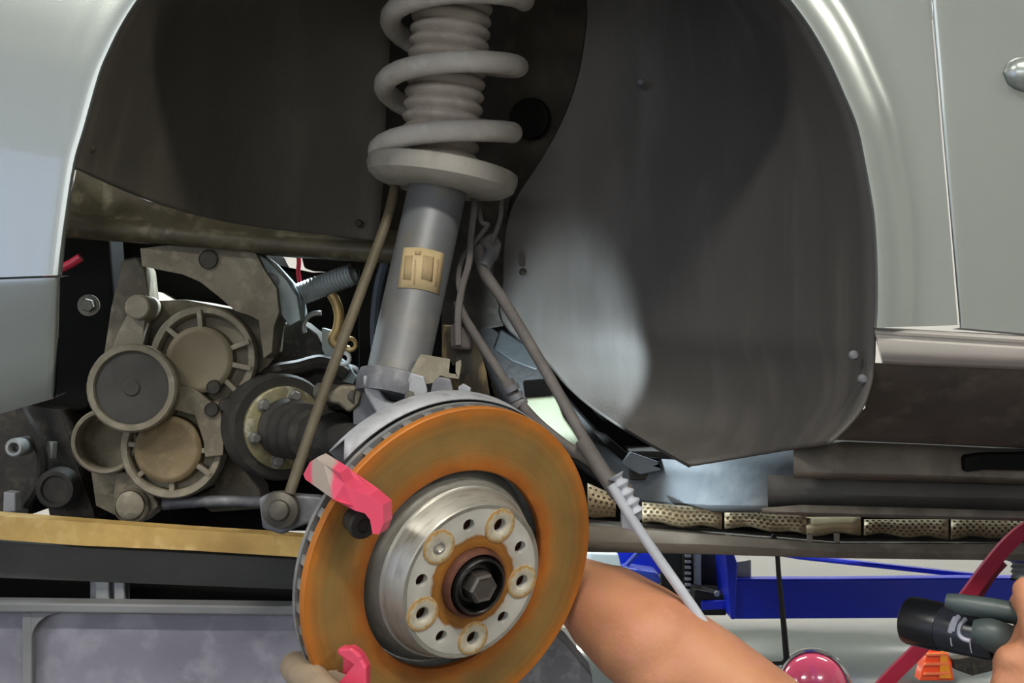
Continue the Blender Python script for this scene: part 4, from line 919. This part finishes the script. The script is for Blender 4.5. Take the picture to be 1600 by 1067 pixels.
tube('handle_tube', [P(1478, 938, 1.075), P(1500, 943, 1.07), P(1560, 953, 1.06), P(1625, 966, 1.05)], [px(11, 1.08), px(15, 1.08), px(17, 1.07), px(17, 1.06)], TORCH_G, torch, 16)
tube('grip', [P(1520, 985, 1.05), P(1545, 990, 1.045), P(1580, 1005, 1.045), P(1630, 1030, 1.05)], [px(16, 1.06), px(24, 1.06), px(26, 1.06), px(26, 1.06)], TORCH_G, torch, 18)
# pale marks on the barrel, white reflections painted on
def mark(pts, w):
    bm = bmesh.new(); L_ = []
    for x, y in catmull([(a, b, 0) for a, b in pts], 4) and [(v.x, v.y) for v in catmull([(a, b, 0) for a, b in pts], 4)]:
        ax_p = T0+tax*((P(x, y, 1.07)-T0).dot(tax)); off = P(x, y, ax_p.y)-ax_p; off = off-tax*off.dot(tax); r_ = hr*.945
        up_ = tax.cross(Vector((0, -1, 0))).normalized(); lat = max(-r_*.98, min(r_*.98, off.dot(up_))); nn = up_.cross(tax).normalized(); nn = nn if nn.y < 0 else -nn
        L_.append(ax_p+up_*lat+nn*math.sqrt(r_*r_-lat*lat))
    add_tube(bm, L_, w, 6); return finish(bm, 'reflection_mark', TORCH_P, torch)
mark([(1470, 960), (1467, 972), (1465, 982)], .0024); mark([(1475, 958), (1473, 970), (1471, 980)], .0022)
mark([(1493, 962), (1486, 972), (1487, 984), (1497, 992), (1514, 996)], .0020); mark([(1466, 990), (1466, 1003)], .0006); mark([(1513, 998), (1513, 1015)], .0006)
def spot(name, loc, target, power, size, blend, soft, colr, parent):
    sp = bpy.data.lights.new(name, 'SPOT'); sp.energy = power; sp.color = colr; sp.spot_size = math.radians(size); sp.spot_blend = blend; sp.shadow_soft_size = soft
    so = bpy.data.objects.new(name, sp); col.objects.link(so); so.location = loc
    so.rotation_euler = (Vector(target)-Vector(loc)).to_track_quat('-Z', 'Y').to_euler()
    so.parent = parent; so.matrix_parent_inverse = WM(parent).inverted()
# small twin-headed LED lamp in the hand behind the disc, one head aimed up at the liner, one along the sill
LENSM = emit('work_lamp_lens', (.8, .93, 1, 1), 12)
LB = P(846, 838, 1.385)
wl = thing('work_lamp', 'small twin headed work lamp held behind the brake disc', 'work lamp', LB)
lathe('body', [(0, 0), (0, .011), (.004, .012), (.055, .012), (.06, .009), (.06, 0)], LB+Vector((-.004, .012, -.05)), (.05, -.1, 1), TORCH, wl, 20)
for L0, LT, pw, sz, bl in ((P(848, 812, 1.345), P(892, 592, 1.50), 15, 50, .4), (P(868, 822, 1.36), P(1110, 765, 1.45), 3.6, 44, .8)):
    lax = (LT-L0).normalized()
    h_ = lathe('lamp_head', [(-.018, 0), (-.018, .006), (-.008, .011), (0, .012), (.001, .011), (-.001, .010), (-.001, 0)], L0-lax*.004, lax, TORCH, wl, 24)
    lathe('lens', [(-.0008, 0), (-.0008, .0098), (.0002, .0095), (.0004, 0)], L0-lax*.004, lax, LENSM, h_, 24)
    spot('work_lamp_beam', L0, LT, pw, sz, bl, .004, (.78, .92, 1.0), wl)
# unseen strip light added to brighten the engine bay
ul = thing('added_bay_light', 'cool white strip light added above the engine bay', 'work lamp', (-.25, 1.85, 2.15))
boxw('housing', (-.55, 1.83, 2.16), (.05, 1.88, 2.20), TORCH, ul)
boxw('diffuser', (-.54, 1.835, 2.150), (.04, 1.875, 2.16), LENSM, ul)
l = area('bay_fill_light', (-.25, 1.855, 2.14), (-.25, 1.80, 1.5), .55, .04, 28, (.78, .92, 1.0)); l.parent = ul; l.matrix_parent_inverse = WM(ul).inverted()

def capsule(bm, a, b, ra, rb, seg=20):
    a, b = Vector(a), Vector(b); ax = b-a; L = ax.length; prof = [(-ra, 0)]
    for k in range(1, 6): t = math.pi/2*k/6; prof.append((-ra*math.cos(t), ra*math.sin(t)))
    prof.append((0, ra)); prof.append((L, rb))
    for k in range(5, 0, -1): t = math.pi/2*k/6; prof.append((L+rb*math.cos(t), rb*math.sin(t)))
    prof.append((L+rb, 0)); add_lathe(bm, prof, a, ax, seg)
def blob(name, chains, m, parent, vox, smooth_it=6):
    bm = bmesh.new()
    for ch in chains:
        for (a, ra), (b, rb) in zip(ch[:-1], ch[1:]): capsule(bm, a, b, ra, rb)
    o = finish(bm, name, m, parent, smooth=180)
    r = o.modifiers.new('fuse', 'REMESH'); r.mode = 'VOXEL'; r.voxel_size = vox; r.use_smooth_shade = True
    s = o.modifiers.new('relax', 'SMOOTH'); s.iterations = smooth_it; s.factor = .5
    return o
V = Vector
def W(x, d, zrel): return V((x, d, H+zrel))
person = thing('person', 'person in a dark shirt reaching a bare arm behind the brake disc', 'person', (.62, 1.45, 0))
rsh, relb, rwr = P(1440, 1335, 1.25), P(1035, 1012, 1.30), P(880, 905, 1.395)
lsh, lelb, lwr = W(.80, 1.08, -.36), W(.66, .92, -.50), P(1672, 1062, 1.06)
chest, belly, pelvis = W(.60, 1.22, -.52), W(.78, 1.40, -.72), W(.92, 1.52, -.90)
neck, head = W(.595, 1.08, -.33), W(.59, .985, -.16)
fa = rwr-relb
chains = [
 [(chest, .13), (belly, .135), (pelvis, .15)], [(chest, .12), (rsh, .065)], [(chest, .12), (lsh, .065)], [(chest, .10), (neck, .06), (W(.592, 1.02, -.235), .052)],
 [(rsh, .066), (rsh.lerp(relb, .45), .060), (rsh.lerp(relb, .85), .056), (relb, .052)],
 [(relb+V((-.005, 0, .004)), .053), (relb.lerp(rwr, .22)+V((.002, 0, -.004)), .056), (relb.lerp(rwr, .5), .050), (rwr, .030)],
 [(relb+V((.002, -.018, -.02)), .040), (relb.lerp(rwr, .4)+V((.002, -.016, -.014)), .040)],
 [(lsh, .064), (lsh.lerp(lelb, .5), .056), (lelb, .046)], [(lelb, .046), (lelb.lerp(lwr, .35), .047), (lwr, .031)],
]
# right hand closing behind the disc
rp = rwr+fa.normalized()*.05; chains.append([(rwr, .030), (rp, .036)])
for k in range(4):
    b0 = rp+V((-.012, -.015+.012*k, .018-.020*k+.01)); t1 = b0+V((-.038, -.010, -.004)); t2 = t1+V((-.018, -.028, -.006)); chains.append([(b0, .0105), (t1, .0095), (t2, .0085)])
chains.append([(rwr+fa.normalized()*.02, .018), (rwr+V((-.02, -.03, .03)), .013), (rwr+V((-.045, -.05, .035)), .0105)])
# left hand wrapped round the torch
g0 = P(1600, 1018, 1.05)
palm = P(1625, 1062, 1.03); chains += [[(lwr, .031), (palm, .036)], [(P(1600, 1075, 1.035), .026), (P(1630, 1010, 1.03), .026)]]
fing = [[(1622, 960, 1.02, .0125), (1604, 938, 1.045, .0125), (1594, 950, 1.075, .011), (1600, 972, 1.09, .010)],
        [(1632, 1000, 1.015, .0125), (1608, 992, 1.03, .0115), (1600, 1002, 1.06, .011), (1606, 1015, 1.09, .010)],
        [(1615, 1036, 1.01, .0135), (1578, 1030, 1.015, .0125), (1572, 1038, 1.055, .0115), (1590, 1048, 1.085, .0105)],
        [(1605, 1070, 1.01, .0135), (1572, 1070, 1.015, .0125), (1568, 1080, 1.05, .0115), (1585, 1092, 1.08, .010)]]
for f in fing: chains.append([(P(x, y, d), r) for x, y, d, r in f])
chains.append([(P(1640, 1040, 1.03), .018), (P(1622, 985, 1.005), .014), (P(1612, 940, 1.01), .0135), (P(1603, 922, 1.02), .0115)])
# head, turned towards the wheel
hd = V((-.75, .1, -.25)).normalized()
chains += [[(head+V((.02, 0, .02)), .082), (head+hd*.03+V((0, 0, -.03)), .066)], [(head+hd*.045+V((0, 0, -.07)), .040), (head+hd*.055+V((0, 0, -.085)), .032)],
           [(head+hd*.070+V((0, 0, .010)), .009), (head+hd*.092+V((0, 0, -.026)), .012)], [(head+V((.02, -.082, -.01)), .018), (head+V((.02, -.085, -.03)), .014)], [(head+V((.02, .082, -.01)), .018), (head+V((.02, .085, -.03)), .014)]]
# legs
for s, kx in ((-1, .62), (1, .70)):
    hp = pelvis+V((0, .09*s, -.04)); kne = V((kx, 1.48+.13*s, .46)); ank = V((kx+.12, 1.50+.14*s, .08)); toe = V((kx-.06, 1.50+.16*s, .045))
    chains += [[(hp, .09), (kne, .06), (ank, .042)], [(ank, .042), (toe, .035)]]
body = blob('body', chains, SKIN, person, .0045, 5)
blob('shirt', [[(chest, .142), (belly, .147), (pelvis+V((0, 0, .05)), .155)], [(chest, .132), (rsh, .078), (rsh.lerp(relb, .22), .074)], [(chest, .132), (lsh, .077), (lsh.lerp(lelb, .5), .068)], [(chest, .115), (neck, .068)]], SHIRT, person, .009, 4)
leg = []
for s, kx in ((-1, .62), (1, .70)):
    hp = pelvis+V((0, .09*s, -.04)); kne = V((kx, 1.48+.13*s, .46)); ank = V((kx+.12, 1.50+.14*s, .10)); leg += [[(pelvis, .163), (hp, .102), (kne, .073), (ank, .055)]]
blob('trousers', leg, JEANS, person, .01, 4)
for s, kx in ((-1, .62), (1, .70)): blob('shoe', [[(V((kx+.14, 1.50+.14*s, .05)), .045), (V((kx-.06, 1.50+.16*s, .045)), .042)]], BLACKM, person, .008, 2)
blob('hair', [[(head+V((.035, 0, .045)), .085), (head+V((.05, 0, .0)), .080)]], HAIR, person, .008, 2)
sd = hd.cross(V((0, 0, 1))).normalized()
for s in (-1, 1):
    ec = head+hd*.062+sd*(.031*s)+V((0, 0, .010))
    e_ = lathe('eye', [(-.012, 0)]+[(-.012*math.cos(math.pi*q/8), .012*math.sin(math.pi*q/8)) for q in range(1, 8)]+[(.012, 0)], ec, hd, WHITEP, person, 16)
    lathe('iris', [(.0100, .0058), (.0116, .005), (.0126, 0)], ec, hd, HAIR, e_, 14)
    tube('eyebrow', [ec+hd*.010-sd*.014+V((0, 0, .018)), ec+hd*.013+V((0, 0, .022)), ec+hd*.008+sd*.014+V((0, 0, .019))], .0035, HAIR, person, 8)
tube('mouth', [head+hd*.074-sd*.022+V((0, 0, -.062)), head+hd*.086+V((0, 0, -.064)), head+hd*.074+sd*.022+V((0, 0, -.062))], [.003, .005, .003], pm('lips', '#a8604e', '#9c5646', 20, .5, 0, .1, 200), person, 8)
